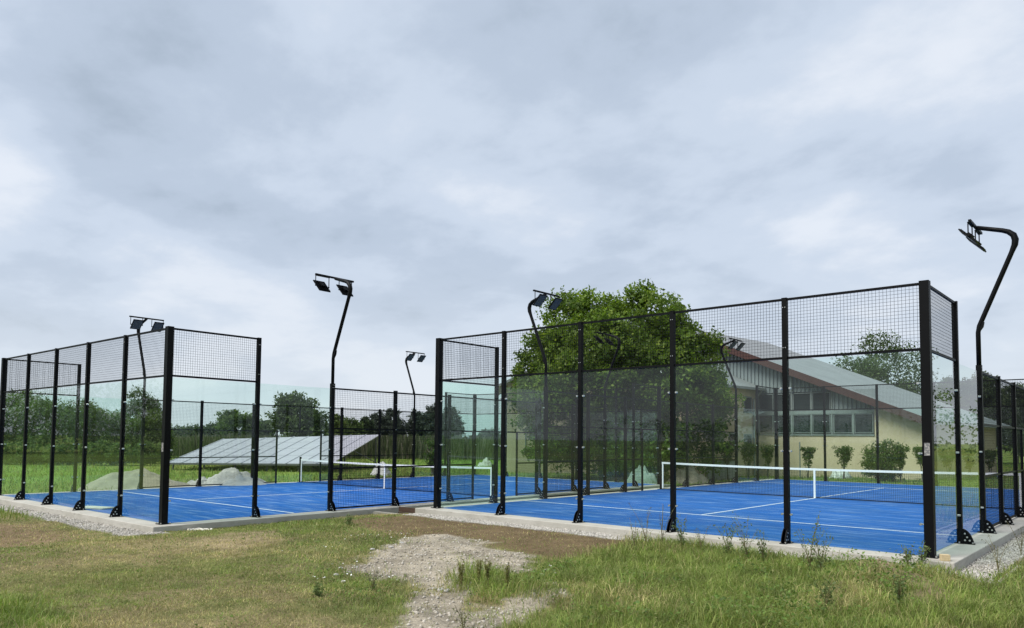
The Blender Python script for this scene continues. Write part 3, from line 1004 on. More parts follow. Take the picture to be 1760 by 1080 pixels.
def crown_mesh(lobes, nclump, nleaf, clump_r, size, cols, rng, low=0.45, aspect=0.5, flat=0.75):
    lob = np.array(lobes, float)
    wts = (lob[:, 3] * lob[:, 4] * lob[:, 5]) ** (2 / 3); wts /= wts.sum()
    idx = rng.choice(len(lob), nclump, p=wts)
    d = rng.normal(size=(nclump, 3)); d /= np.linalg.norm(d, axis=1)[:, None]
    rr = (low + (1.06 - low) * rng.random(nclump) ** 0.55)[:, None]
    C = lob[idx, :3] + d * lob[idx, 3:6] * rr
    cr_ = clump_r * rng.uniform(0.5, 1.25, nclump)
    cnt = np.maximum(3, (nleaf * rng.uniform(0.45, 1.5, nclump)).astype(int))
    rep = np.repeat(np.arange(nclump), cnt)
    off = rng.normal(size=(len(rep), 3)); off /= np.linalg.norm(off, axis=1)[:, None]; off *= rng.random((len(rep), 1)) ** .45; off[:, 2] *= flat
    P = C[rep] + off * cr_[rep][:, None]
    P = P[P[:, 2] > 0.05]; rep = rep[:len(P)]
    V = leaf_quads(P, size, rng, aspect=aspect)
    base = np.array(cols)
    w_ = rng.random((nclump, 1)); cc = (base[0] * (1 - w_) + base[1] * w_) * rng.uniform(.7, 1.35, (nclump, 1))
    lc = cc[rep] * rng.uniform(0.8, 1.35, (len(P), 1))
    young = rng.random(len(P)) < 0.08
    lc[young] = np.array(base[-1]) * 1.25
    q = np.arange(len(P) * 4).reshape(-1, 4)
    m = mesh_np('crown', V.reshape(-1, 3), quads=q, col=np.repeat(lc, 4, 0)); m.materials.append(M_LEAF)
    return m, C


def tree(name, loc, lobes, label, cat='tree', group=None, trunk=(1.5, 0.2), nclump=200, nleaf=40, clump_r=0.6, size=0.16, cols=None, seed=1, low=0.45, aspect=0.5, limbs=7):
    rng = np.random.default_rng(seed)
    root = empty(name, loc, 0.0, label, cat, group)
    cols = cols or ((0.035, 0.062, 0.014), (0.062, 0.098, 0.020), (0.10, 0.14, 0.03))
    m, C = crown_mesh(lobes, nclump, nleaf, clump_r, size, cols, rng, low, aspect)
    link('crown', m, root)
    h, r0 = trunk
    b = MB()
    b.tube([(0, 0, -0.3), (0.03, 0.0, 0.1), (rng.normal() * .06, rng.normal() * .06, h * .6), (rng.normal() * .1, rng.normal() * .1, h)], [r0 * 1.35, r0 * 1.1, r0 * .9, r0 * .8], 9)
    tgt = C[rng.choice(len(C), min(limbs, len(C)), replace=False)]
    for t in tgt:
        s = Vector((0, 0, h * rng.uniform(0.7, 1.0))); t = Vector(t)
        mid_ = s.lerp(t, 0.5) + Vector((rng.normal() * .2, rng.normal() * .2, 0.25 + rng.random() * .4))
        q1 = s.lerp(mid_, 0.5) + Vector((0, 0, .15))
        b.tube([s, q1, mid_, mid_.lerp(t, .6), t], [r0 * .6, r0 * .5, r0 * .34, r0 * .2, r0 * .08], 6)
    tm = b.mesh('trunk', M_BARK, True)
    link('trunk', tm, root)
    return root


GZB = -0.24
# the big tree by the courts
tp = pz(1066, 36.5, GZB)
def L_(pxx, y, Z, rx, rz, ry=None):
    """a lobe from its place in the crown relative to the tree base"""
    z = 1.59 + (755 + (pxx - 880) * .0101 - y) / F_PX * Z
    p = pz(pxx, Z, z) - tp
    return (p.x, p.y, p.z, rx, ry or rx, rz)
big = [L_(1060, 640, 36.5, 3.9, 2.9), L_(990, 560, 36.5, 1.9, 1.75), L_(1100, 560, 36.5, 2.2, 1.9), L_(1160, 620, 36, 2.2, 1.8), L_(945, 640, 36.5, 1.55, 1.5), L_(985, 730, 35.8, 1.9, 1.5),
       L_(1185, 700, 35.5, 1.9, 1.7), L_(1205, 765, 35, 1.2, 1.1), L_(1090, 750, 34.5, 2.4, 1.4), L_(1040, 600, 34.5, 2.0, 1.6), L_(1130, 660, 33.8, 2.0, 1.6), L_(1000, 660, 34, 1.9, 1.6), L_(985, 515, 36.5, .7, .62), L_(1100, 510, 36.5, .9, .62), L_(1150, 545, 36.5, .8, .7), L_(1178, 585, 36.2, .9, .8), L_(1200, 640, 35.8, 1.0, .9), L_(935, 590, 36.5, .9, .7), L_(920, 640, 36.5, 1.0, 1.0), L_(925, 700, 36, 1.3, 1.2), L_(955, 765, 35.5, 1.3, 1.0), L_(1040, 785, 35, 1.6, .9), L_(1130, 780, 35, 1.5, .9), L_(1215, 690, 35.5, 1.2, 1.0)]
tree('broadleaf_tree', tp, big, 'big dense green tree standing between the courts and the hall', trunk=(2.0, 0.30), nclump=1450, nleaf=95, clump_r=0.58, size=0.17, aspect=0.6,
     cols=((0.068, 0.115, 0.020), (0.130, 0.195, 0.030), (0.20, 0.26, 0.045)), seed=3, low=0.55, limbs=16)


def small_tree(name, pxx, Z, top_y, half_px, label, cols, seed, n=130, nleaf=38, size=0.24, group=None, trunk=None, bottom=0.25, lob=6, cat='tree', clump_r=None):
    rng = np.random.default_rng(seed)
    hor_ = 755 + (pxx - 880) * .0101
    top = 1.59 + (hor_ - top_y) / F_PX * Z - GZB
    rad = half_px / F_PX * Z
    bz = top * bottom
    lobes = [(0, 0, (top + bz) / 2, rad * .78, rad * .78, (top - bz) / 2 * .86)]
    for i in range(lob):
        a = rng.uniform(0, 6.28); q = rng.uniform(.35, .7) * rad
        zc = rng.uniform(bz + .15 * (top - bz), top * .84)
        lobes.append((math.cos(a) * q, math.sin(a) * q, zc, rad * rng.uniform(.3, .5), rad * rng.uniform(.3, .5), min((top - zc) * .95, (top - bz) * rng.uniform(.16, .3))))
    return tree(name, pz(pxx, Z, GZB), lobes, label, cat, group, trunk or (max(0.5, top * .3), rad * .05 + .05), n, nleaf, clump_r or rad * .26, size, cols, seed)


HEDGE = ((0.068, 0.108, 0.032), (0.112, 0.162, 0.048), (0.15, 0.20, 0.06))
OLIVE = ((0.080, 0.115, 0.030), (0.115, 0.150, 0.042), (0.14, 0.18, 0.05))
DARK = ((0.052, 0.080, 0.038), (0.080, 0.112, 0.050), (0.11, 0.14, 0.06))
HAZE_GREY = ((0.060, 0.078, 0.062), (0.085, 0.105, 0.080), (0.10, 0.12, 0.085))  # farthest trees: the haze of the air is put into the leaf colour
gh = 'dense trees along the left edge of the meadow'
for i, (a, Z, ty, hp_, c_, lb) in enumerate((
        (-55, 50, 664, 72, HEDGE, 'leafy tree cut off by the left border of the picture'),
        (30, 52, 670, 62, HEDGE, 'first whole tree of the left thicket behind the court glass'),
        (92, 50, 682, 60, HEDGE, 'bushy dark tree second from left in the thicket'),
        (140, 53, 688, 52, OLIVE, 'thin topped olive tree in the thicket left of the corner post'),
        (190, 56, 706, 52, HEDGE, 'low round tree in the middle of the left thicket'),
        (240, 58, 664, 40, DARK, 'dark pointed tree rising behind the thicket'),
        (258, 50, 700, 46, OLIVE, 'bright green tree at the right end of the left thicket'))):
    small_tree('thicket_tree', a, Z, ty, hp_, lb, c_, 20 + i, n=380, nleaf=66, size=0.17, group=gh, bottom=0.04, trunk=(1.0, .12))
for i, (a, hp_) in enumerate(((-30, 40), (20, 30), (62, 34), (112, 30), (165, 34), (215, 30), (262, 26))):
    small_tree('thicket_shrub', a, 46.5, 752 + (i % 3) * 6, hp_, ('undergrowth shrub cut off by the left border', 'undergrowth shrub seen behind the leftmost post', 'undergrowth shrub behind the second post of the left end wall', 'undergrowth shrub behind the third post of the left end wall', 'undergrowth shrub behind the fourth post of the left end wall', 'undergrowth shrub behind the fifth post of the left end wall', 'undergrowth shrub at the right end of the thicket, over the sand heap')[i], HEDGE, 40 + i, n=80, nleaf=60, size=0.15, group='undergrowth shrubs of the left thicket', bottom=0.0, trunk=(.3, .05), cat='shrub')
for i, (a, Z, ty, hp_, c_, lb) in enumerate((
        (325, 95, 733, 40, DARK, 'low dark distant tree left of the meadow horizon'),
        (372, 95, 728, 36, DARK, 'low distant tree beside the taller round one'),
        (412, 84, 703, 34, HEDGE, 'taller round distant tree above the tilted panels'),
        (452, 92, 722, 24, DARK, 'small distant tree just left of the full round tree'),
        (521, 62, 676, 54, ((0.045, 0.070, 0.022), (0.075, 0.105, 0.035), (0.09, 0.12, 0.04)), 'full round green tree behind the tilted panel array'),
        (582, 85, 712, 24, OLIVE, 'light green distant tree right of the round tree'),
        (608, 100, 716, 20, HEDGE, 'small distant tree behind the mast'),
        (631, 105, 716, 13, DARK, 'narrow conifer like distant tree standing alone'),
        (655, 110, 706, 17, HAZE_GREY, 'hazy grey green distant tree at left of the tall row'),
        (682, 110, 702, 22, HAZE_GREY, 'wide hazy grey distant tree second in the tall row'),
        (715, 112, 700, 18, HAZE_GREY, 'hazy grey distant tree behind the thin mast'),
        (742, 112, 694, 24, HAZE_GREY, 'tallest hazy grey distant tree beside the corner post'),
        (778, 112, 698, 22, HAZE_GREY, 'hazy grey distant tree seen through the corner glass'),
        (842, 120, 738, 26, HAZE_GREY, 'low distant tree under the glass of the right court'))):
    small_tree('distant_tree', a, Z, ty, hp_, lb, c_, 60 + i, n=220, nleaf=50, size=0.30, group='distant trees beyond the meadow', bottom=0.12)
for i, (a, Z, ty, hp_, c_, lb) in enumerate((
        (1530, 60, 562, 88, ((0.046, 0.076, 0.026), (0.080, 0.12, 0.04), (0.11, 0.15, 0.05)), 'tall dark tree rising behind the hall roof'),
        (1632, 66, 648, 46, DARK, 'dark tree behind the low end of the hall roof'),
        (1690, 66, 640, 46, DARK, 'dark tree behind the right mast'),
        (1745, 68, 655, 40, DARK, 'dark tree at the right border behind the mesh'),
        (1800, 60, 660, 44, DARK, 'dark tree cut off by the right border'))):
    small_tree('hall_tree', a, Z, ty, hp_, lb, c_, 90 + i, n=440, nleaf=70, size=0.22, group='trees behind the hall', bottom=0.1)
small_tree('young_tree', 745, 38, 752, 17, 'small leafy sapling beside the right court corner post', HEDGE, 120, n=40, nleaf=26, size=0.12, bottom=0.15)

# reeds at the far side of the meadow
rng = np.random.default_rng(77)
n = 9000
a = rng.uniform(250, 900, n); Z = rng.uniform(66, 74, n)
bx = np.array([CAM + _r * ((p - 851) / F_PX * q) + FH * q for p, q in zip(a, Z)])
bx[:, 2] = -0.35
h = rng.uniform(1.2, 2.1, n) * (0.75 + 0.5 * fbm(bx[:, 0], bx[:, 1], 3, 0.2))
tip = bx + np.stack([rng.normal(0, .25, n), rng.normal(0, .25, n), h], 1)
ww = np.stack([np.full(n, _r[0]), np.full(n, _r[1]), np.zeros(n)], 1) * rng.uniform(.03, .07, n)[:, None]
V = np.stack([bx - ww, bx + ww, tip + ww * .5, tip - ww * .5], 1)
cc = np.array((0.085, 0.105, 0.045)) * rng.uniform(.6, 1.4, (n, 1)); cc[rng.random(n) < .2] = (0.19, 0.18, 0.12)
m = mesh_np('reeds', V.reshape(-1, 3), quads=np.arange(n * 4).reshape(-1, 4), col=np.repeat(cc, 4, 0)); m.materials.append(M_GRASS)
link('reeds', m, kind='stuff', label='tall reeds along the far side of the meadow', cat='reeds')

# wood behind the viewpoint, seen mirrored in the glass walls
rng = np.random.default_rng(78)
lobes_ = []
for i in range(135):
    an = math.radians(rng.uniform(178, 446) if i > 34 else 178 + i * 1.15 if i < 30 else 432 + (i - 30) * 3.4)
    dd = rng.uniform(78, 92); rz_ = rng.uniform(3.4, 4.6) if math.degrees(an) < 214 or math.degrees(an) > 415 else rng.uniform(1.8, 3.2)  # both ends raised so the panes mirror dark leaves instead of sky
    lobes_.append((CAM[0] + math.cos(an) * dd, CAM[1] + math.sin(an) * dd, rz_ * .85, rng.uniform(4, 7), rng.uniform(4, 7), rz_))
m, _c = crown_mesh(lobes_, 3600, 28, 1.3, 0.36, HEDGE, rng, .3)
link('far_wood', m, None, (0, 0, GZB), kind='stuff', label='far wood mirrored in the glass of the courts', cat='wood')

# clipped shrubs in front of the hall
SHR = ((0.060, 0.085, 0.022), (0.11, 0.145, 0.034), (0.16, 0.19, 0.045))


def vase_shrub(pxx, Z, ytop, ybot, half, label, seed, stems=4):
    rng = np.random.default_rng(seed)
    hor_ = 755 + (pxx - 880) * .0101
    ht = 1.59 + (hor_ - ytop) / F_PX * Z - GZB; rad = half / F_PX * Z
    root = empty('vase_shrub', pz(pxx, Z, GZB), 0, label, 'shrub', 'clipped shrubs before the hall wall')
    nC = 70
    zc = ht * (0.38 + 0.60 * rng.random(nC) ** .45)
    rr_ = rad * (0.02 + 0.98 * (zc / ht) ** 1.5) * np.sqrt(rng.random(nC)); an = rng.uniform(0, 6.28, nC)
    C = np.stack([rr_ * np.cos(an), rr_ * np.sin(an), zc], 1)
    rep = np.repeat(np.arange(nC), 26)
    P = C[rep] + rng.normal(size=(len(rep), 3)) * rad * .11
    P[:, 2] = np.minimum(P[:, 2], ht * rng.uniform(.96, 1.02, len(P)))
    V = leaf_quads(P, 0.085, rng)
    w_ = rng.random((nC, 1)); cc = np.array(SHR[0]) * (1 - w_) + np.array(SHR[1]) * w_
    lc = cc[rep] * rng.uniform(.75, 1.35, (len(P), 1))
    m = mesh_np('crown', V.reshape(-1, 3), quads=np.arange(len(P) * 4).reshape(-1, 4), col=np.repeat(lc, 4, 0)); m.materials.append(M_LEAF)
    link('crown', m, root)
    b = MB()
    for i in range(stems):
        t = C[rng.integers(nC)]
        b.tube([(rng.normal() * .03, rng.normal() * .03, -0.1), (t[0] * .25, t[1] * .25, t[2] * .4), tuple(t)], [.03, .022, .008], 5)
    link('trunk', b.mesh('trunk', M_BARK), root)
    return root


for i, (a, Z, yt, hp_, lb) in enumerate((
        (1250, 36.5, 764, 13, 'clipped shrub at the annexe door beside the tree'),
        (1286, 37.5, 763, 17, 'wide clipped shrub below the annexe windows'),
        (1319, 38, 765, 14, 'clipped shrub at the inner corner of annexe and hall'),
        (1388, 37, 769, 13, 'small clipped shrub under the ribbon windows'),
        (1450, 35.5, 767, 17, 'vase shaped shrub left of the big round bush'),
        (1546, 33.5, 768, 15, 'vase shaped shrub touching the big round bush'),
        (1584, 33, 768, 15, 'vase shaped shrub behind the corner post'),
        (1628, 34.5, 770, 15, 'vase shaped shrub just right of the corner post'),
        (1664, 36, 772, 13, 'vase shaped shrub between the right side posts'),
        (1700, 38, 774, 12, 'vase shaped shrub behind the right floodlight mast'))):
    vase_shrub(a, Z, yt, 805, hp_, lb, 200 + i)
small_tree('round_bush', 1512, 34, 757, 36, 'big rounded yellow green bush before the hall wall', SHR, 230, n=130, nleaf=55, size=0.10, bottom=0.02, trunk=(.3, .06), cat='bush', clump_r=0.28)

# ------------------------------------------------------------------ heaps, panels and small things on the meadow
M_SAND = mat('grey_sand', (0.37, 0.325, 0.24), 0.95, noise=[(3, (0.26, 0.225, 0.165), 0.4, 0.7), (60, (0.46, 0.43, 0.36), 0.5, 0.8)], bump=(50, 0.8, 0.03))
M_RUBBLE = mat('white_rubble', (0.56, 0.54, 0.50), 0.95, noise=[(5, (0.40, 0.38, 0.34), 0.4, 0.7), (40, (0.66, 0.64, 0.60), 0.5, 0.8)], bump=(22, 1.0, 0.06))
M_TARP = mat('white_sheeting', (0.72, 0.72, 0.70), 0.5, noise=(3, (0.6, 0.6, 0.58), 0.4, 0.7))


def heap(name, pxx, Z, rx, ry, h, m, label, seed, peak=1.3, rough=.12, cat='heap'):
    rng = np.random.default_rng(seed)
    nr, na = 16, 48
    V = []
    ox, oy = rng.uniform(0, 50, 2)
    for i in range(nr + 1):
        t = i / nr
        for j in range(na):
            a_ = 2 * math.pi * j / na
            x = t * math.cos(a_); y = t * math.sin(a_)
            nz = fbm(np.array(x * 2.2 + ox), np.array(y * 2.2 + oy), 4, 1.5) - .5
            z = h * max(0.0, (1 - t ** peak)) * (1 + .7 * nz) + h * rough * nz * 3 * (1 - t * t)
            V.append((x * rx * (1 + .15 * nz), y * ry * (1 + .15 * nz), z - 0.05 * t))
    Q = [(i * na + j, (i + 1) * na + j, (i + 1) * na + (j + 1) % na, i * na + (j + 1) % na) for i in range(nr) for j in range(na)]
    me_ = mesh_np(name, V, quads=Q, smooth=True); me_.materials.append(m)
    return link(name, me_, None, pz(pxx, Z, GZB), math.atan2(_r[1], _r[0]), label=label, cat=cat)


heap('sand_heap', 243, 26.2, 2.0, 1.5, 0.56, M_SAND, 'smooth grey sand heap behind the left court corner', 1, 1.7, .05)
heap('rubble_heap', 405, 27.5, 1.45, 1.3, 0.56, M_RUBBLE, 'pale rubble heap with peaked top behind the left court', 2, 1.7, .14)
heap('rubble_heap', 352, 27.2, 0.75, 0.8, 0.36, M_RUBBLE, 'low pale rubble heap beside the peaked one', 3, 1.2, .3)
heap('white_heap', 657, 38, 0.55, 0.5, 0.50, M_TARP, 'white sheeted heap beyond the net of the left court', 4, 2.0, .2)
heap('pale_boulder_heap', 1103, 32.3, 0.72, 0.7, 0.58, M_RUBBLE, 'pale stone heap below the big tree, left of the net post', 5, 3.2, .35)
heap('grey_stone_heap', 1182, 33.5, 1.0, 0.8, 0.62, M_SAND, 'grey stone heap below the big tree, right of the net post', 6, 1.6, .35)
heap('white_heap', 1444, 36.5, 0.65, 0.5, 0.55, M_TARP, 'white sheeted heap in front of the vase shaped shrub', 7, 1.8, .2)
heap('pale_boulder_heap', 836, 52, 0.6, 0.6, 0.4, M_RUBBLE, 'small pale heap on the far meadow behind the glass', 8, 1.8, .3)

# tilted panel array
M_PANEL = mat('pale_panel', (0.42, 0.42, 0.46), 0.45, noise=(2, (0.37, 0.37, 0.41), 0.4, 0.7))
M_PFRAME = mat('panel_frame', (0.47, 0.47, 0.50), 0.4, noise=(9, (0.40, 0.40, 0.44), 0.4, 0.7))
M_GALV = mat('galvanised_leg', (0.10, 0.10, 0.10), 0.5, noise=(9, (0.14, 0.14, 0.14), 0.4, 0.7))
arr = empty('panel_array', pz(300, 44, GZB), 0, 'long tilted array of pale grey panels on low legs in the meadow', 'panel array')
bl = np.array(pz(291, 41, 0.13)); br = np.array(pz(572, 40, 0.19))
tl = np.array(pz(386, 50.5, 1.42)); tr_ = np.array(pz(655, 49.5, 1.82))
org = np.array(arr.location)


def arr_pt(u, v):
    p = (bl * (1 - u) + br * u) * (1 - v) + (tl * (1 - u) + tr_ * u) * v
    return p - org


nu, nv = 11, 4
up_ = np.array((0, 0, 1.0))
for i in range(nu):
    for j in range(nv):
        g_ = 0.012
        c4 = [arr_pt((i + a_) / nu, (j + b_) / nv) for a_, b_ in ((g_, g_), (1 - g_, g_), (1 - g_, 1 - g_), (g_, 1 - g_))]
        b = MB(); k = len(b.v)
        b.v = [tuple(p) for p in c4] + [tuple(p - up_ * .04) for p in c4]
        b.f = [(0, 1, 2, 3), (7, 6, 5, 4), (0, 4, 5, 1), (1, 5, 6, 2), (2, 6, 7, 3), (3, 7, 4, 0)]
        b.build('panel', M_PANEL, arr)
for u in [i / nu for i in range(nu + 1)]:
    MB().tube([arr_pt(u, -0.005) + up_ * .012, arr_pt(u, 1.005) + up_ * .012], 0.03, 4).build('rafter', M_PFRAME, arr)
for v in (0.0, 1.0):
    MB().tube([arr_pt(-0.003, v) - up_ * .06, arr_pt(1.003, v) - up_ * .06], 0.06, 4).build('beam', M_GALV, arr)
for i in range(6):
    u = 0.02 + 0.96 * i / 5
    for v in (0.04, 0.96):
        p = arr_pt(u, v)
        MB().tube([(p[0], p[1], -0.3), tuple(p - up_ * .08)], 0.05, 6).build('leg', M_GALV, arr)
    p = arr_pt(u, .96); q = arr_pt(u, .45)
    MB().tube([(p[0], p[1], 0.25), tuple(q - up_ * .08)], 0.03, 5).build('brace', M_GALV, arr)

# ------------------------------------------------------------------ between and around the courts
CR = math.atan2(math.sin(COURT_A[3]), math.cos(COURT_A[3]))
q0 = gp(652, 893, -0.30); q1 = gp(705, 893, -0.26)
b = MB(); b.box(-11.86, -10.37, -0.36, -0.22, -0.60, -0.19); b.build('concrete_strip', M_CONC2, None, label='low concrete strip closing the gap between the courts', cat='kerb')
for i in range(3):
    MB().box(-11.85, -10.37, 0.40 + 0.02 * i, 0.44 + 0.02 * i, -0.50 + 0.13 * i, -0.38 + 0.13 * i).build('timber_board', M_DARKWOOD, None, group='timber boards in the gap', label=('lowest dark timber board in the pit between the courts', 'middle dark timber board in the pit between the courts', 'topmost dark timber board in the pit between the courts')[i], cat='board')
# edging of the gravel strip on the right
MB().box(0.90, 0.95, -0.93, 20.6, -0.45, -0.105).build('edging_strip', M_CONC2, None, label='concrete edging beside the gravel on the right', cat='edging')
MB().box(-2.4, 0.89, -0.93, -0.88, -0.45, -0.115).build('edging_strip', M_CONC2, None, label='concrete edging in front of the gravel at the near corner', cat='edging')
o = MB().box(-0.055, 0.055, -0.045, 0.045, 0, 0.085).build('wood_block', M_WOOD, None, loc=(0.22, -0.22, 0.0), rz=0.5, bevel=0.004, label='small pale wooden block on the slab corner', cat='block')
# rope bundle
rng = np.random.default_rng(4)
rp = gp(345, 913, -0.27)
pts = []
for i in range(90):
    t = i / 89
    pts.append((rp[0] + 0.42 * (t - .5) * 1.0 * math.cos(.6) + 0.10 * math.sin(t * 24), rp[1] + 0.42 * (t - .5) * math.sin(.6) + 0.12 * math.cos(t * 19 + 1) * (1 - .4 * t), -0.265 + 0.03 * abs(math.sin(t * 31))))
MB().tube(pts, 0.017, 6).build('rope', M_ROPE, None, label='tangled white rope on the grass at the left court corner', cat='rope')
# paper tray lying on the turf of the left court
lp = gp(440 / 1242 * 460, 540 + 900 / 1080 * 400, -0.13)
MB().box(-0.42, 0.42, -0.20, 0.20, 0, 0.03).build('pale_board', M_ROPE, None, loc=(lp[0], lp[1], -0.136), rz=0.4, bevel=0.005, label='pale flat board lying on the turf of the left court', cat='board')

# ------------------------------------------------------------------ gravel


def pebbles(name, X, Y, Zb, smin, smax, cols, label, rng):
    n = len(X)
    octv = np.array([(1, 0, 0), (0, 1, 0), (-1, 0, 0), (0, -1, 0), (0, 0, .7), (0, 0, -.7)], float)
    octf = np.array([(0, 1, 4), (1, 2, 4), (2, 3, 4), (3, 0, 4), (1, 0, 5), (2, 1, 5), (3, 2, 5), (0, 3, 5)])
    an = rng.uniform(0, 6.28, n); s = smin + (smax - smin) * rng.random(n) ** 2.5
    V = octv[None] * rng.uniform(.65, 1.2, (n, 6, 1)) * s[:, None, None]
    V[:, :, 1] *= rng.uniform(.6, 1.0, n)[:, None]
    c, sn = np.cos(an)[:, None], np.sin(an)[:, None]
    x = V[:, :, 0] * c - V[:, :, 1] * sn; y = V[:, :, 0] * sn + V[:, :, 1] * c
    tilt = rng.normal(0, .3, (n, 1))
    V = np.stack([x + X[:, None], y + Y[:, None], V[:, :, 2] + tilt * x + Zb[:, None] + s[:, None] * .25], -1)
    T = (octf[None] + 6 * np.arange(n)[:, None, None]).reshape(-1, 3)
    cb = np.array(cols); w_ = rng.random((n, 1))
    cc = cb[0] * (1 - w_) + cb[1] * w_
    m = mesh_np(name, V.reshape(-1, 3), tris=T, col=np.repeat(cc, 6, 0)); m.materials.append(M_STONE)
    return link(name, m, kind='stuff', label=label, cat='gravel')


rng = np.random.default_rng(9)


def sample(n, x0, x1, y0, y1, zone, thr):
    X = rng.uniform(x0, x1, n); Y = rng.uniform(y0, y1, n)
    z = zones(X, Y); k_ = (z[zone] > thr + rng.random(n) * (1 - thr)) & (z['slab'] < .02)
    X, Y = X[k_], Y[k_]
    return X, Y, gz(X, Y)


X, Y, Zg = sample(26000, -10.6, 1.1, -1.15, -0.3, 'strip', .3)
pebbles('kerb_gravel', X, Y, Zg, .010, .030, ((0.30, 0.28, 0.24), (0.56, 0.53, 0.48)), 'white gravel strip along the front kerb of the right court', rng)
X, Y, Zg = sample(16000, 0.3, 1.1, -1.2, 12, 'strip', .3)
pebbles('side_gravel', X, Y, Zg, .010, .028, ((0.30, 0.28, 0.24), (0.56, 0.53, 0.48)), 'white gravel strip along the right side of the right court', rng)
X, Y, Zg = sample(22000, -23, -11.6, -7.2, -5.2, 'strip', .3)
pebbles('kerb_gravel', X, Y, Zg, .012, .032, ((0.30, 0.28, 0.24), (0.54, 0.51, 0.46)), 'white gravel strip along the kerb of the left court', rng)
X, Y, Zg = sample(30000, -9, -1, -9, -1.2, 'patch', .25)
pebbles('patch_gravel', X, Y, Zg - .006, .004, .034, ((0.22, 0.19, 0.14), (0.52, 0.48, 0.41)), 'fine gravel of the bare patch in the grass', rng)
X, Y, Zg = sample(6000, -9, 1.5, -9, 0, 'soil', .25)
pebbles('soil_clods', X, Y, Zg - .01, .008, .045, ((0.16, 0.12, 0.07), (0.33, 0.26, 0.16)), 'crumbly dry soil clods on the mound at the right', rng)
X, Y, Zg = sample(9000, -12, -2, -6, 0, 'dirt', .3)
pebbles('dirt_clods', X, Y, Zg - .008, .005, .020, ((0.12, 0.085, 0.05), (0.26, 0.20, 0.13)), 'small clods and stones on the brown soil strip', rng)
# single stones at the edge of the bare patch
STONE_LB = ('leftmost pale stone at the left rim of the bare patch', 'lowest pale stone at the left rim of the bare patch', 'rightmost low stone at the left rim of the bare patch',
            'pale stone on the upper left rim of the patch', 'small pale stone among flowers left of the patch', 'pale stone at the upper rim, left of three',
            'pale stone at the upper rim, middle of three', 'pale stone at the upper rim, right of three', 'largest grey stone in the patch left of the weed clump',
            'grey stone touching the weed clump on its left', 'small grey stone left of the largest one by the weeds', 'upper pale stone right of the weed clump',
            'left pale stone right of the weed clump', 'right pale stone right of the weed clump')
st = 0
for (sx_, sy_, sz_) in ((578, 990, .05), (590, 1000, .055), (601, 986, .045), (612, 978, .04), (586, 978, .045), (640, 952, .05), (672, 948, .055), (690, 942, .05), (757, 1018, .06), (768, 1022, .055), (746, 1016, .045), (940, 985, .04), (932, 992, .05), (955, 992, .045)):
    p = gp(sx_, sy_, -0.2)
    rr2 = np.random.default_rng(300 + st)
    import bmesh
    bm = bmesh.new(); bmesh.ops.create_icosphere(bm, subdivisions=2, radius=1.0)
    for v_ in bm.verts:
        f_ = 1 + .35 * (vnoise(np.array(v_.co.x * 1.6 + st * 3.1 + 9), np.array(v_.co.y * 1.6 + v_.co.z * 1.3 + 20)) - .5)
        v_.co = Vector((v_.co.x * f_ * sz_ * .8, v_.co.y * f_ * sz_ * .62, v_.co.z * f_ * sz_ * .45))
    ms = bpy.data.meshes.new('stone'); bm.to_mesh(ms); bm.free(); ms.materials.append(M_RUBBLE)
    link('stone', ms, None, (p[0], p[1], float(gz(p[0], p[1])) + sz_ * .15), rr2.uniform(0, 6), label=STONE_LB[st], cat='stone', group='stones round the bare patch')
    st += 1

# ------------------------------------------------------------------ grass


def blades(name, X, Y, Zb, H, Wd, C, lean, rng, label):
    n = len(X)
    an = rng.uniform(0, 6.28, n); ln = rng.uniform(.15, 1.0, n) * lean
    dxy = np.stack([np.cos(an), np.sin(an)], 1)
    az = rng.uniform(0, 6.28, n)
    sd = np.stack([np.cos(az), np.sin(az), np.zeros(n)], 1) * (Wd / 2)[:, None]
    B = np.stack([X, Y, Zb - .01], 1)
    Mi = B + np.concatenate([dxy * (H * ln * .3)[:, None], (H * .58)[:, None]], 1)
    Ti = B + np.concatenate([dxy * (H * ln)[:, None], (H * (1 - .28 * ln))[:, None]], 1)
    V = np.stack([B - sd, B + sd, Mi + sd * .8, Mi - sd * .8, Ti], 1)
    k_ = 5 * np.arange(n)[:, None]
    Q = k_ + np.array([[0, 1, 2, 3]]); T = k_ + np.array([[3, 2, 4]])
    m = mesh_np(name, V.reshape(-1, 3), quads=Q, tris=T, col=np.repeat(C, 5, 0)); m.materials.append(M_GRASS)
    return link(name, m, kind='stuff', label=label, cat='grass')


rng = np.random.default_rng(21)


def polar(n, d0, d1, spread=0.74):
    """points round the place, density falling with the square of the distance beyond 9 m"""
    u_ = rng.random(n)
    a1 = (81 - d0 * d0) / 2 if d0 < 9 else 0
    a2 = 81 * math.log(d1 / max(9, d0))
    d = np.where(u_ * (a1 + a2) < a1, np.sqrt(d0 * d0 + 2 * u_ * (a1 + a2)), max(9, d0) * np.exp(np.maximum(0, u_ * (a1 + a2) - a1) / 81))
    th = YAW + rng.uniform(-spread, spread, n)
    return CAM[0] + np.sin(th) * d, CAM[1] + np.cos(th) * d, d


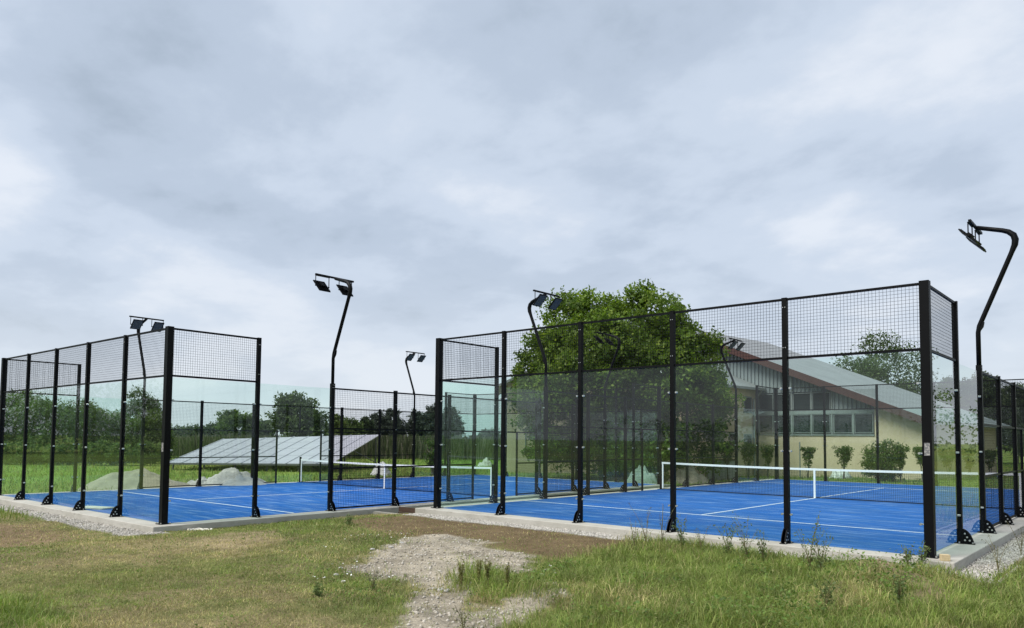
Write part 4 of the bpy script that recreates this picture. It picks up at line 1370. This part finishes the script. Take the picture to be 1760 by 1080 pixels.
def grass_cols(X, Y, z, rng, n):
    dryc = np.array((0.50, 0.435, 0.20)); ol = np.array((0.31, 0.31, 0.11)); gr = np.array((0.155, 0.245, 0.042)); br = np.array((0.20, 0.31, 0.045))
    f1 = fbm(X, Y, 4, 0.6)
    pdry = np.clip(0.16 + 3.0 * (f1 - 0.48) - .45 * z['mid'] - .6 * z['tall'] - .9 * z['fresh'] - .6 * z['clump'] + .5 * z['dirtl'] + .5 * z['dry'], 0.05, 0.85)
    r_ = rng.random(n)
    g_ = rng.random(n)[:, None]
    green = gr * g_ + ol * (1 - g_)
    fr = np.clip(z['fresh'] + .45 * z['tall'] + .5 * z['clump'] + .5 * z['mid'] * sstep(.5, .7, fbm(X + 5, Y, 3, 1.5)), 0, 1)[:, None] * rng.random(n)[:, None]
    green = green * (1 - fr) + br * fr
    c = np.where((r_ < pdry)[:, None], dryc * rng.uniform(.6, 1.15, (n, 1)), green)
    return c * rng.uniform(.65, 1.25, (n, 1)) * (0.45 + 1.1 * fbm(X + 11, Y + 4, 3, 4.0))[:, None]


# lawn
N = 430000
X, Y, d = polar(N, 5.2, 21)
z = zones(X, Y)
dens = 1.0 - (.97 - .5 * sstep(.55, .7, fbm(X + 33, Y, 4, 2.6))) * z['patch'] - .82 * z['dirt'] - .55 * z['dirtl'] - .5 * z['dry'] - .92 * z['soil'] - .97 * z['strip']
dens *= 0.45 + 0.9 * fbm(X, Y, 3, 1.2)
k_ = (rng.random(N) < dens) & (z['slab'] < .02) & (z['gap'] < .5)
X, Y, d = X[k_], Y[k_], d[k_]; z = {a_: b_[k_] for a_, b_ in z.items()}
n = len(X)
grow = 1 + .8 * z['mid'] * fbm(X, Y, 3, 2.0) + 2.2 * z['tall'] + 1.5 * z['fresh'] + 1.2 * z['clump']
H = rng.uniform(.02, .055, n) * grow * (0.6 + .8 * fbm(X + 3, Y, 3, 1.6))
Wd = rng.uniform(.0035, .0065, n) * np.maximum(1, d / 8.0)
lawn = blades('lawn_grass', X, Y, gz(X, Y, z), H, Wd, grass_cols(X, Y, z, rng, n), 1.4, rng, 'short mixed green and straw coloured grass in front of the courts')
# tall grass clumps on the right bank, clump and rims
N = 120000
X, Y, d = polar(N, 5.2, 16)
z = zones(X, Y)
tall_w = np.clip(z['tall'] * (1 - z['soil']) * (.18 + 1.5 * sstep(.42, .62, fbm(X, Y, 4, 1.3))) + z['clump'] * .7 + .25 * z['mid'] * sstep(.55, .7, fbm(X, Y, 3, 1.6)) + .8 * z['fresh'], 0, 1)
k_ = (rng.random(N) < tall_w) & (z['slab'] < .02) & (z['strip'] < .4)
X, Y, d = X[k_], Y[k_], d[k_]; z = {a_: b_[k_] for a_, b_ in z.items()}
n = len(X)
H = rng.uniform(.06, .24, n) * (0.25 + 1.5 * fbm(X + 30, Y, 4, 1.5)) * (1 - .35 * z['mid'])
blades('tall_grass', X, Y, gz(X, Y, z), H, rng.uniform(.004, .0075, n) * np.maximum(1, d / 9), grass_cols(X, Y, z, rng, n), 1.25, rng, 'tall unmown grass on the bank before the right court')
# low broad leaved herbs mixed into the grass
N = 150000
X, Y, d = polar(N, 5.2, 17)
z = zones(X, Y)
hw = np.clip(.75 * z['tall'] * sstep(.40, .60, fbm(X + 70, Y, 4, 1.1)) + .5 * z['mid'] * sstep(.45, .62, fbm(X, Y + 70, 4, 1.4)) + .5 * z['clump'] + .16 * sstep(.56, .66, fbm(X + 20, Y + 70, 4, 1.2)), 0, 1)
k_ = (rng.random(N) < hw) & (z['slab'] < .02) & (z['strip'] < .4) & (z['patch'] < .6)
X, Y, d = X[k_], Y[k_], d[k_]; z = {a_: b_[k_] for a_, b_ in z.items()}; n = len(X)
zt_ = gz(X, Y, z) + rng.random(n) ** 1.5 * (.03 + .24 * z['tall'] * sstep(.42, .75, fbm(X + 9, Y, 4, 1.6)) + .10 * z['clump'] + .04 * z['mid'])
V = leaf_quads(np.stack([X, Y, zt_], 1), .030 + .014 * z['tall'], rng, up=1.2, aspect=.55)
hc = np.array((0.135, 0.215, 0.048)) * rng.uniform(.55, 1.5, (n, 1)); hc[rng.random(n) < .12] = (0.26, 0.27, 0.10)
m = mesh_np('ground_herbs', V.reshape(-1, 3), quads=np.arange(n * 4).reshape(-1, 4), col=np.repeat(hc, 4, 0)); m.materials.append(M_LEAF)
link('ground_herbs', m, kind='stuff', label='low broad leaved herbs mixed into the grass', cat='herbs')
# meadow tufts behind and beside the courts
N = 58000
th = YAW + rng.uniform(-.72, .72, N); d = 17 * (75 / 17) ** rng.random(N)
X = CAM[0] + np.sin(th) * d; Y = CAM[1] + np.cos(th) * d
sd_ = np.maximum(slab_sd(COURT_A, X, Y), slab_sd(COURT_B, X, Y))
zt = zones(X, Y)
k_ = (sd_ < -0.05) & (zt['strip'] < .3) & (d > 19)
X, Y, d = X[k_], Y[k_], d[k_]; n = len(X)
c = np.array((0.155, 0.235, 0.045)) * rng.uniform(.65, 1.4, (n, 1)); c[rng.random(n) < .25] = (0.32, 0.30, 0.10)
blades('meadow_grass', X, Y, gz(X, Y), rng.uniform(.08, .26, n), .006 * d / 9, c, .8, rng, 'green meadow grass behind and between the courts')

# ------------------------------------------------------------------ weeds and flowers


def weed(pxx, yy, h, label, seed, kind='dock', lean=.15, group='weeds in front of the courts'):
    rng = np.random.default_rng(seed)
    p = gp(pxx, yy, -0.15)
    root = empty('weed_plant', (p[0], p[1], float(gz(p[0], p[1]))), 0, label, 'weed', group)
    st_ = MB(); LP = []; LC = []
    ns = {'dock': 6, 'leafy': 6, 'wispy': 4}[kind]
    for i in range(ns):
        a_ = rng.uniform(0, 6.28); l_ = rng.uniform(.3, 1) * (lean if kind == 'dock' else .45); hh = h * rng.uniform(.65, 1.0)
        pts = []
        for t in np.linspace(0, 1, 7):
            pts.append((math.cos(a_) * l_ * hh * t * t + rng.normal() * .004, math.sin(a_) * l_ * hh * t * t + rng.normal() * .004, hh * t - .02))
        st_.tube(pts, list(np.linspace(.0055, .0018, 7)), 5)
        m_ = {'dock': 60, 'leafy': 34, 'wispy': 26}[kind]
        for j in range(m_):
            t = rng.uniform(.35, 1) if kind == 'dock' else rng.uniform(.12, 1)
            k2 = min(5, int(t * 6)); f = t * 6 - k2
            q = np.array(pts[k2]) * (1 - f) + np.array(pts[min(6, k2 + 1)]) * f
            sp = {'dock': .010, 'leafy': .035, 'wispy': .03}[kind]
            LP.append(q + rng.normal(size=3) * sp * (1.1 - .5 * t))
            LC.append({'dock': (0.19, 0.19, 0.06), 'leafy': (0.13, 0.18, 0.06), 'wispy': (0.11, 0.12, 0.055)}[kind])
    LP = np.array(LP); LC = np.array(LC) * rng.uniform(.6, 1.4, (len(LP), 1))
    V = leaf_quads(LP, {'dock': .024, 'leafy': .042, 'wispy': .026}[kind], rng, up=.3, aspect=.38)
    m = mesh_np('foliage', V.reshape(-1, 3), quads=np.arange(len(LP) * 4).reshape(-1, 4), col=np.repeat(LC, 4, 0)); m.materials.append(M_LEAF)
    link('foliage', m, root)
    mm = st_.mesh('stem', mat_stem())
    link('stem', mm, root)
    return root


def mat_stem():
    return MATS.get('weed_stem') or mat('weed_stem', (0.13, 0.13, 0.045), 0.7, noise=(30, (0.20, 0.14, 0.07), 0.4, 0.7))


for i, (a_, b_, h_, kd, lb) in enumerate((
        (793, 1012, .42, 'dock', 'leftmost seeding dock stalk in the weed clump on the bare patch'),
        (822, 1010, .36, 'dock', 'upright dock stalk in the middle of the weed clump'),
        (838, 1008, .34, 'dock', 'dock stalk standing right of the middle one in the clump'),
        (872, 1016, .34, 'dock', 'leaning dock stalk at the right of the weed clump'),
        (640, 1010, .26, 'wispy', 'thin wispy weed at the left side of the bare patch'),
        (795, 1075, .22, 'wispy', 'dry wispy weed at the lower edge of the picture'),
        (1090, 950, .45, 'wispy', 'pale dry grass stalk before the right court kerb'),
        (1110, 945, .55, 'wispy', 'tall thin weed reaching in front of the turf'),
        (1138, 948, .55, 'wispy', 'tall thin weed just left of the third post'),
        (1172, 950, .42, 'leafy', 'leafy weed at the foot of the third post'),
        (1205, 955, .36, 'wispy', 'wispy weed right of the third post'),
        (1252, 962, .42, 'leafy', 'leafy weed before the kerb between two posts'),
        (1284, 968, .55, 'leafy', 'taller leafy weed before the turf'),
        (1312, 972, .40, 'leafy', 'bushy leafy weed left of the fourth post'),
        (1392, 985, .62, 'leafy', 'tall leafy weed right of the fourth post'),
        (1412, 990, .45, 'leafy', 'short leafy weed right of the tall one'),
        (1560, 992, .30, 'leafy', 'leafy weed near the near slab corner'),
        (1584, 985, .28, 'leafy', 'small leafy weed below the corner post'),
        (1420, 1050, .34, 'leafy', 'dark leafy weed low on the grassy bank'),
        (1545, 1050, .36, 'leafy', 'leafy weed on the dry soil mound'),
        (1716, 985, .40, 'wispy', 'dry branching weed on the gravel at the right'),
        (1755, 960, .45, 'wispy', 'dry weed at the right border beside the edging'),
        (600, 905, .20, 'leafy', 'low leafy weed in the grass before the left court mesh'),
        (545, 1018, .13, 'leafy', 'small bluish weed in the lawn left of the patch'))):
    weed(a_, b_, h_ * (1.0 if kd == 'dock' else 1.3), lb, 500 + i, kd)


def flower_plant(pxx, yy, nfl, spread, label, seed, hmin=.05, hmax=.13):
    rng = np.random.default_rng(seed)
    p = gp(pxx, yy, -0.2)
    root = empty('flower_plant', (p[0], p[1], float(gz(p[0], p[1]))), 0, label, 'flowers', 'white flowers in the grass')
    fl = MB(); st_ = MB()
    for i in range(nfl):
        x, y = rng.normal(0, spread, 2); h = rng.uniform(hmin, hmax)
        st_.tube([(x * .8, y * .8, -.02), (x, y, h)], [.0025, .0015], 4)
        r_ = rng.uniform(.007, .013); tx, ty = rng.normal(0, .35, 2)
        pts = []
        for j in range(10):
            an = j * math.pi / 5; q = r_ * (1.0 if j % 2 == 0 else .72)
            pts.append((x + q * math.cos(an), y + q * math.sin(an), h + .006 + tx * q * math.cos(an) + ty * q * math.sin(an)))
        k_ = len(fl.v); fl.v += pts + [(x, y, h)]
        fl.f += [(k_ + j, k_ + (j + 1) % 10, k_ + 10) for j in range(10)]
    link('blossoms', fl.mesh('blossoms', M_PETAL), root, kind='stuff')
    link('stem', st_.mesh('stem', mat_stem()), root, kind='stuff')


for i, (a_, b_, nf, sp, lb) in enumerate((
        (625, 938, 16, .16, 'white flowers in the grass above the bare patch, left cluster'),
        (685, 935, 18, .16, 'white flowers at the upper rim of the bare patch'),
        (672, 947, 14, .14, 'white flowers just below the upper rim of the patch'),
        (590, 985, 20, .16, 'white flowers along the left rim of the bare patch'),
        (572, 1005, 10, .12, 'white flowers in the grass left of the bare patch'),
        (680, 1005, 9, .2, 'sparse white flowers below the left of the patch'),
        (938, 990, 8, .10, 'white flowers in the weeds right of the patch'),
        (540, 958, 8, .2, 'scattered white flowers in the lawn before the mesh'))):
    flower_plant(a_, b_, nf, sp, lb, 700 + i)
